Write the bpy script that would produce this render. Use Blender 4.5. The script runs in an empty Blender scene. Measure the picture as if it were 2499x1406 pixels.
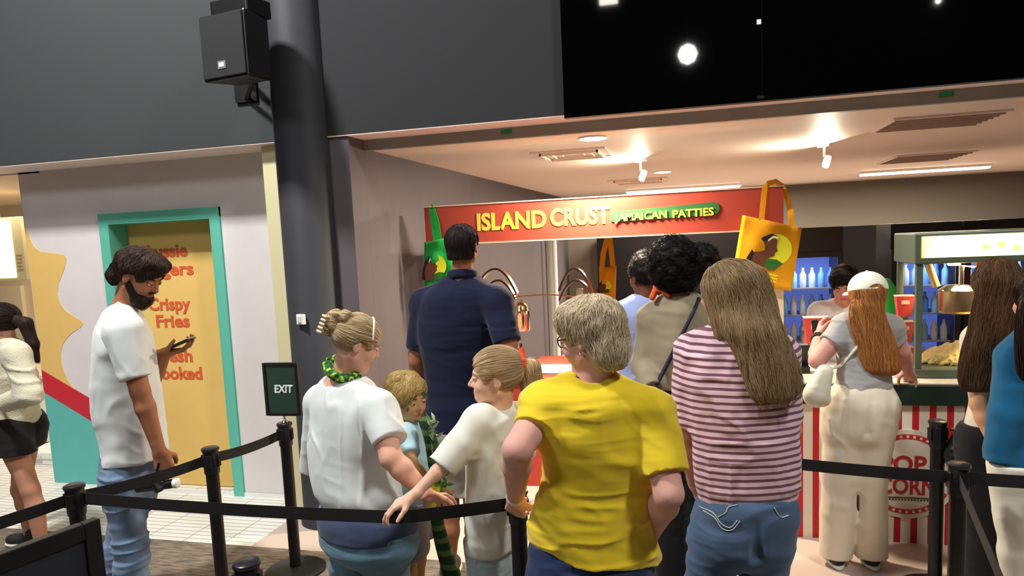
import bpy, math, random
import numpy as np
from mathutils import Vector, Matrix

# ------------------------------------------------------------------ camera
SC = bpy.context.scene
COL = SC.collection
IMG_W, IMG_H = 2499.0, 1406.0
FPX, CX, CY = 1760.0, 1249.5, 783.0          # focal length and optical centre in pixels
CAM_H = 1.85
def _basis(yaw, pitch, roll):
    yaw, pitch, roll = map(math.radians, (yaw, pitch, roll))
    f = np.array([math.sin(yaw)*math.cos(pitch), math.cos(yaw)*math.cos(pitch), -math.sin(pitch)])
    r = np.array([math.cos(yaw), -math.sin(yaw), 0.0]); u = np.cross(r, f)
    return r*math.cos(roll)+u*math.sin(roll), -r*math.sin(roll)+u*math.cos(roll), f
CR, CU, CF = _basis(-14.93, 6.37, -2.6)
cam_data = bpy.data.cameras.new('camera'); cam = bpy.data.objects.new('camera', cam_data); COL.objects.link(cam)
cam_data.sensor_width = 36.0; cam_data.lens = FPX/IMG_W*36.0
cam_data.shift_y = (CY-IMG_H/2)/IMG_W
M = Matrix.Identity(4)
for i in range(3):
    M[i][0] = CR[i]; M[i][1] = CU[i]; M[i][2] = -CF[i]
M[0][3] = 0; M[1][3] = 0; M[2][3] = CAM_H
cam.matrix_world = M
SC.camera = cam
SC.view_settings.view_transform = 'Standard'; SC.view_settings.look = 'None'
SC.view_settings.gamma = 1.0; SC.view_settings.use_curve_mapping = False
SC.view_settings.exposure = 0.0

# ------------------------------------------------------------------ world and room lights
w = bpy.data.worlds.new('world'); SC.world = w; w.use_nodes = True
bg = w.node_tree.nodes['Background']; bg.inputs[0].default_value = (0.95, 0.97, 1.0, 1); bg.inputs[1].default_value = 0.085
def area(name, loc, size, power, color=(1, 1, 1), target=None, spread=180, sy=None):
    l = bpy.data.lights.new(name, 'AREA'); l.size = size; l.energy = power; l.color = color
    if sy: l.shape = 'RECTANGLE'; l.size_y = sy
    l.spread = math.radians(spread)
    o = bpy.data.objects.new(name, l); COL.objects.link(o); o.location = loc
    d = Vector(target or (loc[0], loc[1], 0)) - Vector(loc)
    o.rotation_euler = d.to_track_quat('-Z', 'Y').to_euler(); return o
area('hall_lamp_light', (-3.6, 1.6, 6.2), 0.45, 400, (1.0, 0.98, 0.94), (-3.3, 4.2, 0.8))
area('hall_lamp_light', (2.6, 0.9, 6.2), 0.6, 200, (1.0, 0.97, 0.92), (0.6, 3.2, 0.8))
area('hall_lamp_light', (-4.6, -2.6, 6.0), 1.2, 110, (0.96, 0.98, 1.0), (-0.8, 3.0, 1.2))

def ray(px, py):
    return CF+CR*(px-CX)/FPX-CU*(py-CY)/FPX
def P(px, py, Y):
    d = ray(px, py); return np.array([0, 0, CAM_H])+d*Y/d[1]
def PZ(px, py, Z):
    d = ray(px, py); return np.array([0, 0, CAM_H])+d*(Z-CAM_H)/d[2]
def PX(px, py, X):
    d = ray(px, py); return np.array([0, 0, CAM_H])+d*X/d[0]

# ------------------------------------------------------------------ materials
MATS = {}
def srgb(c):
    return tuple(((x/255.0)/12.92 if x/255.0 <= 0.04045 else ((x/255.0+0.055)/1.055)**2.4) for x in c)
def mat(name, rgb, rough=0.6, metal=0.0, emit=None, estr=0.0, bump=0.0, bscale=200.0, var=0.0, vscale=8.0,
        trans=0.0, alpha=1.0, ior=1.45, wrinkle=0.0, spec=0.5, sheen=0.0, coat=0.0, sss=0.0, stretch=None, hairvar=False):
    if name in MATS: return MATS[name]
    m = bpy.data.materials.new(name); m.use_nodes = True; nt = m.node_tree; b = nt.nodes['Principled BSDF']
    c = srgb(rgb); b.inputs['Base Color'].default_value = (*c, 1)
    b.inputs['Roughness'].default_value = rough; b.inputs['Metallic'].default_value = metal
    b.inputs['IOR'].default_value = ior; b.inputs['Specular IOR Level'].default_value = spec
    b.inputs['Transmission Weight'].default_value = trans; b.inputs['Alpha'].default_value = alpha
    b.inputs['Sheen Weight'].default_value = sheen; b.inputs['Coat Weight'].default_value = coat
    if sss: b.inputs['Subsurface Weight'].default_value = sss; b.inputs['Subsurface Radius'].default_value = (0.02, 0.008, 0.004)
    if emit is not None:
        b.inputs['Emission Color'].default_value = (*srgb(emit), 1); b.inputs['Emission Strength'].default_value = estr
    tc = nt.nodes.new('ShaderNodeTexCoord')
    def mapped(sc):
        mp = nt.nodes.new('ShaderNodeMapping'); nt.links.new(tc.outputs['Object'], mp.inputs[0])
        s = stretch or (1, 1, 1); mp.inputs['Scale'].default_value = (sc*s[0], sc*s[1], sc*s[2]); return mp
    if var:
        n = nt.nodes.new('ShaderNodeTexNoise'); n.inputs['Scale'].default_value = 1.0; n.inputs['Detail'].default_value = 5
        nt.links.new(mapped(vscale).outputs[0], n.inputs['Vector'])
        r = nt.nodes.new('ShaderNodeMapRange'); r.inputs[1].default_value = 0.3; r.inputs[2].default_value = 0.7
        r.inputs[3].default_value = 1-var; r.inputs[4].default_value = 1+var; nt.links.new(n.outputs[0], r.inputs[0])
        mx = nt.nodes.new('ShaderNodeVectorMath'); mx.operation = 'SCALE'; mx.inputs[0].default_value = c
        nt.links.new(r.outputs[0], mx.inputs['Scale']); nt.links.new(mx.outputs[0], b.inputs['Base Color'])
    if hairvar:
        at = nt.nodes.new('ShaderNodeAttribute'); at.attribute_name = 'tone'
        mx = nt.nodes.new('ShaderNodeVectorMath'); mx.operation = 'SCALE'; mx.inputs[0].default_value = c
        nt.links.new(at.outputs['Fac'], mx.inputs['Scale']); nt.links.new(mx.outputs[0], b.inputs['Base Color'])
    if bump:
        n = nt.nodes.new('ShaderNodeTexNoise'); n.inputs['Scale'].default_value = 1.0; n.inputs['Detail'].default_value = 3
        nt.links.new(mapped(bscale).outputs[0], n.inputs['Vector'])
        bp = nt.nodes.new('ShaderNodeBump'); bp.inputs['Strength'].default_value = bump; bp.inputs['Distance'].default_value = 0.004
        nt.links.new(n.outputs[0], bp.inputs['Height']); nt.links.new(bp.outputs[0], b.inputs['Normal'])
        if wrinkle:
            n2 = nt.nodes.new('ShaderNodeTexNoise'); n2.noise_type = 'RIDGED_MULTIFRACTAL'; n2.inputs['Scale'].default_value = 1.0; n2.inputs['Detail'].default_value = 2
            n2.inputs['Distortion'].default_value = 0.6
            mp = nt.nodes.new('ShaderNodeMapping'); nt.links.new(tc.outputs['Object'], mp.inputs[0]); mp.inputs['Scale'].default_value = (4.5, 4.5, 9.5)
            nt.links.new(mp.outputs[0], n2.inputs['Vector'])
            b2 = nt.nodes.new('ShaderNodeBump'); b2.inputs['Strength'].default_value = wrinkle; b2.inputs['Distance'].default_value = 0.012
            nt.links.new(n2.outputs[0], b2.inputs['Height']); nt.links.new(b2.outputs[0], bp.inputs['Normal'])
    MATS[name] = m; return m
def cloth(name, rgb, **k):
    k.setdefault('rough', 0.9); k.setdefault('bump', 0.10); k.setdefault('bscale', 800); k.setdefault('sheen', 0.15)
    k.setdefault('spec', 0.2); k.setdefault('wrinkle', 0.28); return mat(name, rgb, **k)

# ------------------------------------------------------------------ mesh helpers
def mesh_np(name, V, Fc, m=None, parent=None, smooth=False, attrs=None):
    """V (n,3); Fc list of tuples or (k,4)/(k,3) int array; linked as ONE object"""
    me = bpy.data.meshes.new(name)
    V = np.asarray(V, dtype=np.float32)
    if isinstance(Fc, np.ndarray):
        k, s = Fc.shape
        me.vertices.add(len(V)); me.vertices.foreach_set('co', V.ravel())
        me.loops.add(k*s); me.loops.foreach_set('vertex_index', Fc.astype(np.int32).ravel())
        me.polygons.add(k); me.polygons.foreach_set('loop_start', np.arange(0, k*s, s, dtype=np.int32))
        me.update(calc_edges=True)
    else:
        me.from_pydata([tuple(map(float, v)) for v in V], [], [tuple(map(int, f)) for f in Fc]); me.update()
    if smooth: me.polygons.foreach_set('use_smooth', np.ones(len(me.polygons), dtype=bool))
    for an, av in (attrs or {}).items():
        a = me.attributes.new(an, 'FLOAT', 'POINT'); a.data.foreach_set('value', np.asarray(av, dtype=np.float32))
    o = bpy.data.objects.new(name, me); COL.objects.link(o)
    if m: me.materials.append(m)
    if parent is not None:
        o.parent = parent; o.matrix_parent_inverse = Matrix.Translation(-parent.location) if parent.type == 'EMPTY' else Matrix.Identity(4)
    return o
class MB:
    """collects solids into one mesh"""
    def __init__(s): s.V = []; s.F = []
    def add(s, V, Fc):
        n = len(s.V); s.V += [tuple(map(float, v)) for v in V]; s.F += [tuple(i+n for i in f) for f in Fc]; return s
    def box(s, x0, x1, y0, y1, z0, z1):
        V = [(x, y, z) for x in (x0, x1) for y in (y0, y1) for z in (z0, z1)]
        return s.add(V, [(0, 1, 3, 2), (4, 6, 7, 5), (0, 4, 5, 1), (2, 3, 7, 6), (0, 2, 6, 4), (1, 5, 7, 3)])
    def obox(s, c, ax, ay, az, hx, hy, hz):
        c, ax, ay, az = map(lambda v: np.array(v, float), (c, ax, ay, az))
        V = [c+ax*hx*i+ay*hy*j+az*hz*k for i in (-1, 1) for j in (-1, 1) for k in (-1, 1)]
        return s.add(V, [(0, 1, 3, 2), (4, 6, 7, 5), (0, 4, 5, 1), (2, 3, 7, 6), (0, 2, 6, 4), (1, 5, 7, 3)])
    def lathe(s, c, prof, n=24, axis=(0, 0, 1)):
        az = np.array(axis, float); az /= np.linalg.norm(az)
        ax = np.cross(az, [0, 1, 0] if abs(az[1]) < .9 else [1, 0, 0]); ax /= np.linalg.norm(ax); ay = np.cross(az, ax)
        c = np.array(c, float); V = []; Fc = []
        for r, h in prof:
            for i in range(n):
                t = 2*math.pi*i/n; V.append(c+az*h+(ax*math.cos(t)+ay*math.sin(t))*r)
        for k in range(len(prof)-1):
            for i in range(n):
                j = (i+1) % n; Fc.append((k*n+i, k*n+j, (k+1)*n+j, (k+1)*n+i))
        Fc.append(tuple(range(n-1, -1, -1))); Fc.append(tuple((len(prof)-1)*n+i for i in range(n)))
        return s.add(V, Fc)
    def tube(s, pts, r, n=10):
        pts = [np.array(p, float) for p in pts]; V = []; Fc = []; rr = r if hasattr(r, '__len__') else [r]*len(pts)
        up = np.array([0.13, 0.21, 0.97]); m = len(pts)
        for k, p in enumerate(pts):
            t = pts[min(k+1, m-1)]-pts[max(k-1, 0)]; t /= np.linalg.norm(t)+1e-9
            a = np.cross(t, up); a /= np.linalg.norm(a)+1e-9; b = np.cross(t, a)
            for i in range(n):
                q = 2*math.pi*i/n; V.append(p+(a*math.cos(q)+b*math.sin(q))*rr[k])
        for k in range(m-1):
            for i in range(n):
                j = (i+1) % n; Fc.append((k*n+i, k*n+j, (k+1)*n+j, (k+1)*n+i))
        Fc.append(tuple(range(n-1, -1, -1))); Fc.append(tuple((m-1)*n+i for i in range(n)))
        return s.add(V, Fc)
    def prism(s, poly, y0, y1):
        """poly list of (x,z) extruded along Y"""
        n = len(poly); V = [(x, y0, z) for x, z in poly]+[(x, y1, z) for x, z in poly]
        Fc = [tuple(range(n)), tuple(range(2*n-1, n-1, -1))]+[(i, i+n, (i+1) % n+n, (i+1) % n) for i in range(n)]
        return s.add(V, Fc)
    def ribbon(s, pts, h, th=0.0015):
        """a standing strap: pts along its top-centre line, height h, thickness th"""
        V = []; Fc = []; pts = [np.array(p, float) for p in pts]; m = len(pts)
        for k, p in enumerate(pts):
            t = pts[min(k+1, m-1)]-pts[max(k-1, 0)]; t[2] = 0; t /= np.linalg.norm(t); nn = np.array([-t[1], t[0], 0])*th
            V += [p+nn, p-nn, p-nn-[0, 0, h], p+nn-[0, 0, h]]
        for k in range(m-1):
            for i in range(4):
                j = (i+1) % 4; Fc.append((4*k+i, 4*k+j, 4*k+4+j, 4*k+4+i))
        Fc += [(3, 2, 1, 0), tuple(4*(m-1)+i for i in range(4))]
        return s.add(V, Fc)
    def build(s, name, m=None, parent=None, smooth=False, bevel=0.0):
        o = mesh_np(name, s.V, s.F, m, parent, smooth)
        if bevel:
            b = o.modifiers.new('bevel', 'BEVEL'); b.width = bevel; b.segments = 2; b.limit_method = 'ANGLE'
        if smooth:
            try: o.data.set_sharp_from_angle(angle=math.radians(40))
            except Exception: pass
        return o
def thing(name, label, cat, loc=(0, 0, 0), group=None):
    o = bpy.data.objects.new(name, None); COL.objects.link(o); o.location = tuple(map(float, loc)); o.empty_display_size = 0.1
    return tag(o, label, cat, group)
def tag(o, label, cat, group=None):
    o['label'] = label; o['category'] = cat
    if group: o['group'] = group
    return o
def struct(o): o['kind'] = 'structure'; return o
def text_mesh(name, s, size, m, parent, origin, ax, ay, depth=0.004, align='LEFT', width=1.0, shear=0.0, offset=0.0, fit=None):
    """solid lettering: ax reading direction, ay up direction; fit = total width in metres"""
    c = bpy.data.curves.new(name, 'FONT'); c.body = s; c.size = size; c.extrude = depth/2; c.align_x = align; c.offset = offset
    c.shear = shear; c.resolution_u = 3
    o = bpy.data.objects.new(name, c); COL.objects.link(o); bpy.context.view_layer.update()
    dg = bpy.context.evaluated_depsgraph_get(); me = bpy.data.meshes.new_from_object(o.evaluated_get(dg))
    bpy.data.objects.remove(o)
    n = len(me.vertices); co = np.zeros(n*3, dtype=np.float32); me.vertices.foreach_get('co', co); co = co.reshape(-1, 3)
    ax = np.array(ax, float); ax /= np.linalg.norm(ax); ay = np.array(ay, float); ay /= np.linalg.norm(ay); az = np.cross(ax, ay)
    if fit:
        wd = co[:, 0].max()-co[:, 0].min(); width = fit/wd
        if align == 'LEFT': co[:, 0] -= co[:, 0].min()
    co = np.array(origin)+np.outer(co[:, 0]*width, ax)+np.outer(co[:, 1], ay)+np.outer(co[:, 2], az)
    me.vertices.foreach_set('co', co.astype(np.float32).ravel()); me.update(); me.materials.clear(); me.materials.append(m)
    o = bpy.data.objects.new(name, me); COL.objects.link(o)
    if parent is not None:
        o.parent = parent
        o.matrix_parent_inverse = Matrix.Translation(-parent.location) if parent.type == 'EMPTY' else Matrix.Identity(4)
    return o

# ------------------------------------------------------------------ signed-distance modelling
def _dens(st):
    """Catmull-Rom densify stations (z, cx, cy, a, b)"""
    st = np.array(sorted(st), float); z = st[:, 0]; out = []
    n = len(st); sl = np.zeros_like(st)
    for i in range(n):
        a = max(i-1, 0); b = min(i+1, n-1); sl[i] = (st[b]-st[a])/(z[b]-z[a]+1e-9)
    zz = np.linspace(z[0], z[-1], 80)
    for q in zz:
        i = min(max(np.searchsorted(z, q)-1, 0), n-2); h = z[i+1]-z[i]; t = (q-z[i])/h
        out.append((2*t**3-3*t**2+1)*st[i]+(t**3-2*t**2+t)*h*sl[i]+(-2*t**3+3*t**2)*st[i+1]+(t**3-t**2)*h*sl[i+1])
    return zz, np.array(out)
def zloft(st, ang, round_=0.01, p=2.0):
    zz, D = _dens(st); ca, sa = math.cos(ang), math.sin(ang); z0, z1 = zz[0], zz[-1]
    def f(Q):
        z = Q[:, 2]; zc = np.clip(z, z0, z1)
        cx, cy, a, b = (np.interp(zc, zz, D[:, k]) for k in (1, 2, 3, 4))
        x = Q[:, 0]-cx; y = Q[:, 1]-cy
        u = np.abs(x*ca-y*sa)/a; v = np.abs(x*sa+y*ca)/b
        if p == 2.0:
            k0 = np.sqrt(u*u+v*v)+1e-6; k1 = np.sqrt((u/a)**2+(v/b)**2)+1e-6; d = k0*(k0-1)/k1
        else:
            k0 = (u**p+v**p)**(1/p)+1e-6; d = (k0-1)*np.minimum(a, b)
        e = np.maximum(z-z1, z0-z)
        q0 = d+round_; q1 = e+round_
        return np.minimum(np.maximum(q0, q1), 0)+np.sqrt(np.maximum(q0, 0)**2+np.maximum(q1, 0)**2)-round_
    return f
def cap(a, b, ra, rb=None):
    a = np.array(a, float); b = np.array(b, float); rb = ra if rb is None else rb; ab = b-a; L = ab@ab+1e-12
    def f(Q):
        t = np.clip(((Q-a)@ab)/L, 0, 1); return np.linalg.norm(Q-a-t[:, None]*ab, axis=1)-(ra+(rb-ra)*t)
    return f
def cone_cut(a, b, ra, rb, r_=0.004, flat=1.0, fdir=None):
    """sleeve: cone a->b cut flat at b"""
    a = np.array(a, float); b = np.array(b, float); ab = b-a; L = np.linalg.norm(ab); n = ab/L
    def f(Q):
        h = (Q-a)@n; t = np.clip(h/L, 0, 1); rad = Q-a-h[:, None]*n
        if fdir is not None: rad = rad+np.outer(rad@fdir, fdir)*(flat-1)
        d1 = np.linalg.norm(rad, axis=1)-(ra+(rb-ra)*t); s = np.linalg.norm(Q-a, axis=1)-ra
        body = np.where(h < 0, s, d1); e = h-L
        return np.maximum(body, e)
    return f
def ell(c, r, ax=None, ay=None, az=None):
    c = np.array(c, float); r = np.array(r, float)
    B = None if ax is None else np.array([ax, ay, az]).T
    def f(Q):
        q = Q-c
        if B is not None: q = q@B
        k0 = np.linalg.norm(q/r, axis=1)+1e-9; k1 = np.linalg.norm(q/r**2, axis=1)+1e-9
        return k0*(k0-1)/k1
    return f
def smin(a, b, k):
    h = np.clip(0.5+0.5*(b-a)/k, 0, 1); return b+(a-b)*h-k*h*(1-h)
def smax(a, b, k): return -smin(-a, -b, k)
class SDF:
    def __init__(s): s.ops = []; s.lo = None; s.disp = None
    def add(s, f, k=0.02): s.ops.append(('+', f, k)); return s
    def sub(s, f, k=0.01): s.ops.append(('-', f, k)); return s
    def clip(s, f, k=0.003): s.ops.append(('^', f, k)); return s
    def __call__(s, Q):
        d = None
        for op, f, k in s.ops:
            v = f(Q)
            if d is None: d = v
            elif op == '+': d = smin(d, v, k)
            elif op == '-': d = smax(d, -v, k)
            else: d = smax(d, v, k)
        if s.disp is not None: d = d-s.disp(Q)
        return d
_rng = np.random.RandomState(5); _LAT = _rng.rand(32, 32, 32).astype(np.float32)
def vnoise(Q):
    i = np.floor(Q).astype(int); f = Q-i; f = f*f*(3-2*f); i0 = i % 32; i1 = (i+1) % 32
    r = 0
    for a in (0, 1):
        for b in (0, 1):
            for c in (0, 1):
                wgt = (f[:, 0] if a else 1-f[:, 0])*(f[:, 1] if b else 1-f[:, 1])*(f[:, 2] if c else 1-f[:, 2])
                r = r+wgt*_LAT[(i1 if a else i0)[:, 0], (i1 if b else i0)[:, 1], (i1 if c else i0)[:, 2]]
    return r*2-1
def folds(amp, sx, sz, seed=0.0, warp=0.5, tilt=0.0):
    """soft creases: sx frequency across, sz frequency down"""
    def f(Q):
        q = Q+seed
        wv = vnoise(q*4.3); wv2 = vnoise(q*4.3+11.3)
        z = q[:, 2]+tilt*q[:, 0]
        qq = np.stack([q[:, 0]*sx*1.3+wv*warp, q[:, 1]*sx*1.3+wv2*warp, z*sz*1.3+wv*warp], 1)
        n = vnoise(qq); n2 = vnoise(qq*1.9+7.7)
        cr = np.exp(-(n/0.20)**2); cr2 = np.exp(-(n2/0.22)**2)
        return amp*(cr*0.75*np.clip(0.5+1.1*vnoise(q*3.7+3.3), 0, 1.2)+cr2*0.30*np.clip(0.4+1.2*vnoise(q*5+9.3), 0, 1)+0.55*n-0.25)
    return f
def mesh_sdf(fn, lo, hi, res):
    B = 4; lo = np.array(lo, float)-res*3; hi = np.array(hi, float)+res*3
    nb = np.ceil((hi-lo)/(res*B)).astype(int); n = nb*B
    ci = np.stack(np.meshgrid(*[np.arange(k) for k in nb], indexing='ij'), -1).reshape(-1, 3)
    cd = fn(lo+(ci*B+(B-1)/2)*res)
    act = ci[np.abs(cd) < res*B*1.25+0.006]
    D = np.repeat(np.repeat(np.repeat(cd.reshape(nb), B, 0), B, 1), B, 2).astype(np.float32)
    off = np.stack(np.meshgrid(*[np.arange(B)]*3, indexing='ij'), -1).reshape(-1, 3)
    idx = (act[:, None, :]*B+off[None]).reshape(-1, 3)
    val = np.empty(len(idx), np.float32)
    for s in range(0, len(idx), 400000): val[s:s+400000] = fn(lo+idx[s:s+400000]*res)
    D[idx[:, 0], idx[:, 1], idx[:, 2]] = val
    D[0] = D[-1] = 1; D[:, 0] = D[:, -1] = 1; D[:, :, 0] = D[:, :, -1] = 1
    S = D < 0; c = np.zeros(tuple(n-1), np.int8)
    for a in (0, 1):
        for b in (0, 1):
            for e in (0, 1): c += S[a:n[0]-1+a, b:n[1]-1+b, e:n[2]-1+e]
    cell = np.argwhere((c > 0) & (c < 8)); vid = -np.ones(tuple(n-1), np.int32); vid[cell[:, 0], cell[:, 1], cell[:, 2]] = np.arange(len(cell))
    acc = np.zeros((len(cell), 3)); cnt = np.zeros(len(cell))
    cor = [(a, b, e) for a in (0, 1) for b in (0, 1) for e in (0, 1)]
    for p in cor:
        for ax in range(3):
            if p[ax]: continue
            q = list(p); q[ax] = 1
            d0 = D[cell[:, 0]+p[0], cell[:, 1]+p[1], cell[:, 2]+p[2]]; d1 = D[cell[:, 0]+q[0], cell[:, 1]+q[1], cell[:, 2]+q[2]]
            mk = (d0 < 0) != (d1 < 0); t = np.where(mk, d0/(d0-d1+1e-12), 0)
            pt = np.tile(np.array(p, float), (len(cell), 1)); pt[:, ax] += t
            acc[mk] += pt[mk]; cnt[mk] += 1
    V = lo+(cell+acc/cnt[:, None])*res
    Fs = []
    for ax in range(3):
        o1, o2 = [(1, 2), (2, 0), (0, 1)][ax]
        s0 = [slice(None)]*3; s1 = [slice(None)]*3; s0[ax] = slice(0, -1); s1[ax] = slice(1, None)
        a = S[tuple(s0)]; b = S[tuple(s1)]
        E = np.argwhere(a != b); E = E[(E[:, o1] > 0) & (E[:, o2] > 0) & (E[:, o1] < n[o1]-1) & (E[:, o2] < n[o2]-1)]
        u = np.zeros(3, int); u[o1] = 1; v = np.zeros(3, int); v[o2] = 1
        g = lambda X: vid[X[:, 0], X[:, 1], X[:, 2]]
        q = np.stack([g(E-u-v), g(E-v), g(E), g(E-u)], 1); flip = ~a[E[:, 0], E[:, 1], E[:, 2]]
        q[flip] = q[flip][:, ::-1]; Fs.append(q)
    Fq = np.concatenate(Fs); Fq = Fq[(Fq >= 0).all(1)]
    return V, Fq
def relax(V, Fq, it=1, lam=0.5):
    for _ in range(it):
        acc = np.zeros_like(V); cnt = np.zeros(len(V))
        for k in range(4):
            a = Fq[:, k]; b = Fq[:, (k+1) % 4]
            for j in range(3):
                acc[:, j] += np.bincount(a, V[b, j], len(V))+np.bincount(b, V[a, j], len(V))
            cnt += np.bincount(a, minlength=len(V))+np.bincount(b, minlength=len(V))
        V = V+(acc/np.maximum(cnt, 1)[:, None]-V)*lam
    return V
def sdf_obj(name, fn, lo, hi, res, m, parent=None, it=1, attrs=None):
    V, Fq = mesh_sdf(fn, lo, hi, res)
    if it: V = relax(V, Fq, it)
    at = {k: g(V) for k, g in (attrs or {}).items()}
    o = mesh_np(name, V, Fq, m, parent, True, at); return o

# ------------------------------------------------------------------ hair strands
def grad(fn, Q, e=0.003):
    g = np.stack([fn(Q+np.eye(3)[k]*e)-fn(Q-np.eye(3)[k]*e) for k in range(3)], 1)
    return g/(np.linalg.norm(g, axis=1)[:, None]+1e-9)
def strands(fn, starts, flow, steps, ds, lift=0.0015, wave=0.0, wfreq=20, free=0.0, seed=1):
    """trace strands over the surface fn=0 along flow(Q)->directions"""
    rs = np.random.RandomState(seed); Q = starts.copy(); L = lift+rs.rand(len(Q))*0.004; out = []; ph = rs.rand(len(Q))*6.28
    for s in range(steps):
        g = grad(fn, Q); d = fn(Q)
        Q = Q-g*((d-L)*(1-free))[:, None]; out.append(Q.copy())
        v = flow(Q); v = v-g*((v*g).sum(1)*(1-free))[:, None]; v /= np.linalg.norm(v, axis=1)[:, None]+1e-9
        if wave:
            sd = np.cross(v, g); v = v+sd*(wave*np.sin(ph+s*ds*wfreq*6.28/1.0)+wave*0.8*vnoise(Q*25))[:, None]
            v /= np.linalg.norm(v, axis=1)[:, None]+1e-9
        Q = Q+v*ds
    return np.stack(out, 1)                                   # (n, steps, 3)
def strand_mesh(name, S, r, m, parent, seed=1, lo=0.6, hi=1.35):
    n, k, _ = S.shape; rs = np.random.RandomState(seed)
    T = np.gradient(S, axis=1); T /= np.linalg.norm(T, axis=2)[..., None]+1e-9
    up = np.array([0.3, 0.5, 0.81]); A = np.cross(T, up); A /= np.linalg.norm(A, axis=2)[..., None]+1e-9; Bv = np.cross(T, A)
    tp = np.linspace(1, 0.25, k)**0.8; tp[0] = 0.5; rr = (0.78*r*(0.6+0.8*rs.rand(n)))[:, None]*tp[None]
    V = np.stack([S+(A*math.cos(q)+Bv*math.sin(q))*rr[..., None] for q in (0, 2.094, 4.189)], 2)  # n,k,3,3
    base = (np.arange(n)[:, None]*k+np.arange(k-1)[None])*3
    Fc = np.concatenate([np.stack([base+i, base+(i+1) % 3, base+3+(i+1) % 3, base+3+i], -1).reshape(-1, 4) for i in range(3)])
    mid = 0.93; lo = mid+(lo-mid)*0.62; hi = mid+(hi-mid)*0.62; tone = np.repeat(lo+(hi-lo)*rs.rand(n)**1.3, k*3)
    return mesh_np(name, V.reshape(-1, 3), Fc, m, parent, True, {'tone': tone})
# ------------------------------------------------------------------ setting
CZ = 2.50            # ceiling of the food court behind the fascia
FY = 4.27            # front face of the dark upper wall
WY = 4.62            # painted shop wall
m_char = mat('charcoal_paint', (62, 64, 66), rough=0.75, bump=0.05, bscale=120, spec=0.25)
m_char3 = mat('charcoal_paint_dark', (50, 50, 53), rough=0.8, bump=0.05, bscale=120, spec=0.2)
m_char2 = mat('charcoal_column_paint', (54, 55, 60), rough=0.6, spec=0.3)
m_lav = mat('lavender_plaster', (220, 213, 214), rough=0.9, var=0.04, vscale=3, bump=0.08, bscale=60)
m_lavdoor = mat('door_amber', (230, 190, 110), rough=0.8, var=0.02)
m_amber = mat('mural_amber', (228, 188, 110), rough=0.85, var=0.02)
m_teal = mat('mural_teal', (96, 182, 174), rough=0.85, var=0.02)
m_tealf = mat('door_frame_teal', (96, 184, 164), rough=0.6)
m_red = mat('mural_red', (200, 38, 52), rough=0.8)
m_redtxt = mat('red_lettering', (214, 92, 52), rough=0.7)
m_cream = mat('cream_trim', (222, 214, 172), rough=0.6)
m_soff = mat('soffit_paint', (240, 222, 218), rough=0.85)
m_ceil = mat('shop_ceiling_paint', (238, 218, 204), rough=0.55, spec=0.4)
m_steel = mat('galvanised_channel', (158, 158, 156), rough=0.5, metal=0.2, var=0.06, vscale=4)
m_grey = mat('taupe_wall_paint', (92, 85, 90), rough=0.8, var=0.02)
m_taupe = mat('rear_wall_paint', (128, 120, 108), rough=0.85)
m_black = mat('matt_black', (20, 19, 20), rough=0.6)
m_blackm = mat('black_powder_coat', (16, 16, 18), rough=0.42, spec=0.5)
m_blackp = mat('black_plastic', (22, 22, 24), rough=0.35)
m_white = mat('white_plastic', (235, 235, 232), rough=0.4)
m_chrome = mat('chrome', (225, 222, 215), rough=0.12, metal=1.0)
m_brass = mat('copper_chrome', (232, 176, 140), rough=0.2, metal=1.0)

def tile_mat():
    m = bpy.data.materials.new('white_floor_tiles'); m.use_nodes = True; nt = m.node_tree; b = nt.nodes['Principled BSDF']
    tc = nt.nodes.new('ShaderNodeTexCoord'); mp = nt.nodes.new('ShaderNodeMapping'); nt.links.new(tc.outputs['Object'], mp.inputs[0])
    mp.inputs['Rotation'].default_value = (0, 0, 0)
    br = nt.nodes.new('ShaderNodeTexBrick'); nt.links.new(mp.outputs[0], br.inputs['Vector']); br.offset = 0.0
    br.inputs['Color1'].default_value = (*srgb((232, 230, 222)), 1); br.inputs['Color2'].default_value = (*srgb((226, 224, 216)), 1)
    br.inputs['Mortar'].default_value = (*srgb((166, 160, 154)), 1); br.inputs['Scale'].default_value = 1
    br.inputs['Mortar Size'].default_value = 0.0045; br.inputs['Brick Width'].default_value = 0.3; br.inputs['Row Height'].default_value = 0.055
    nt.links.new(br.outputs['Color'], b.inputs['Base Color']); b.inputs['Roughness'].default_value = 0.45
    return m
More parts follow.
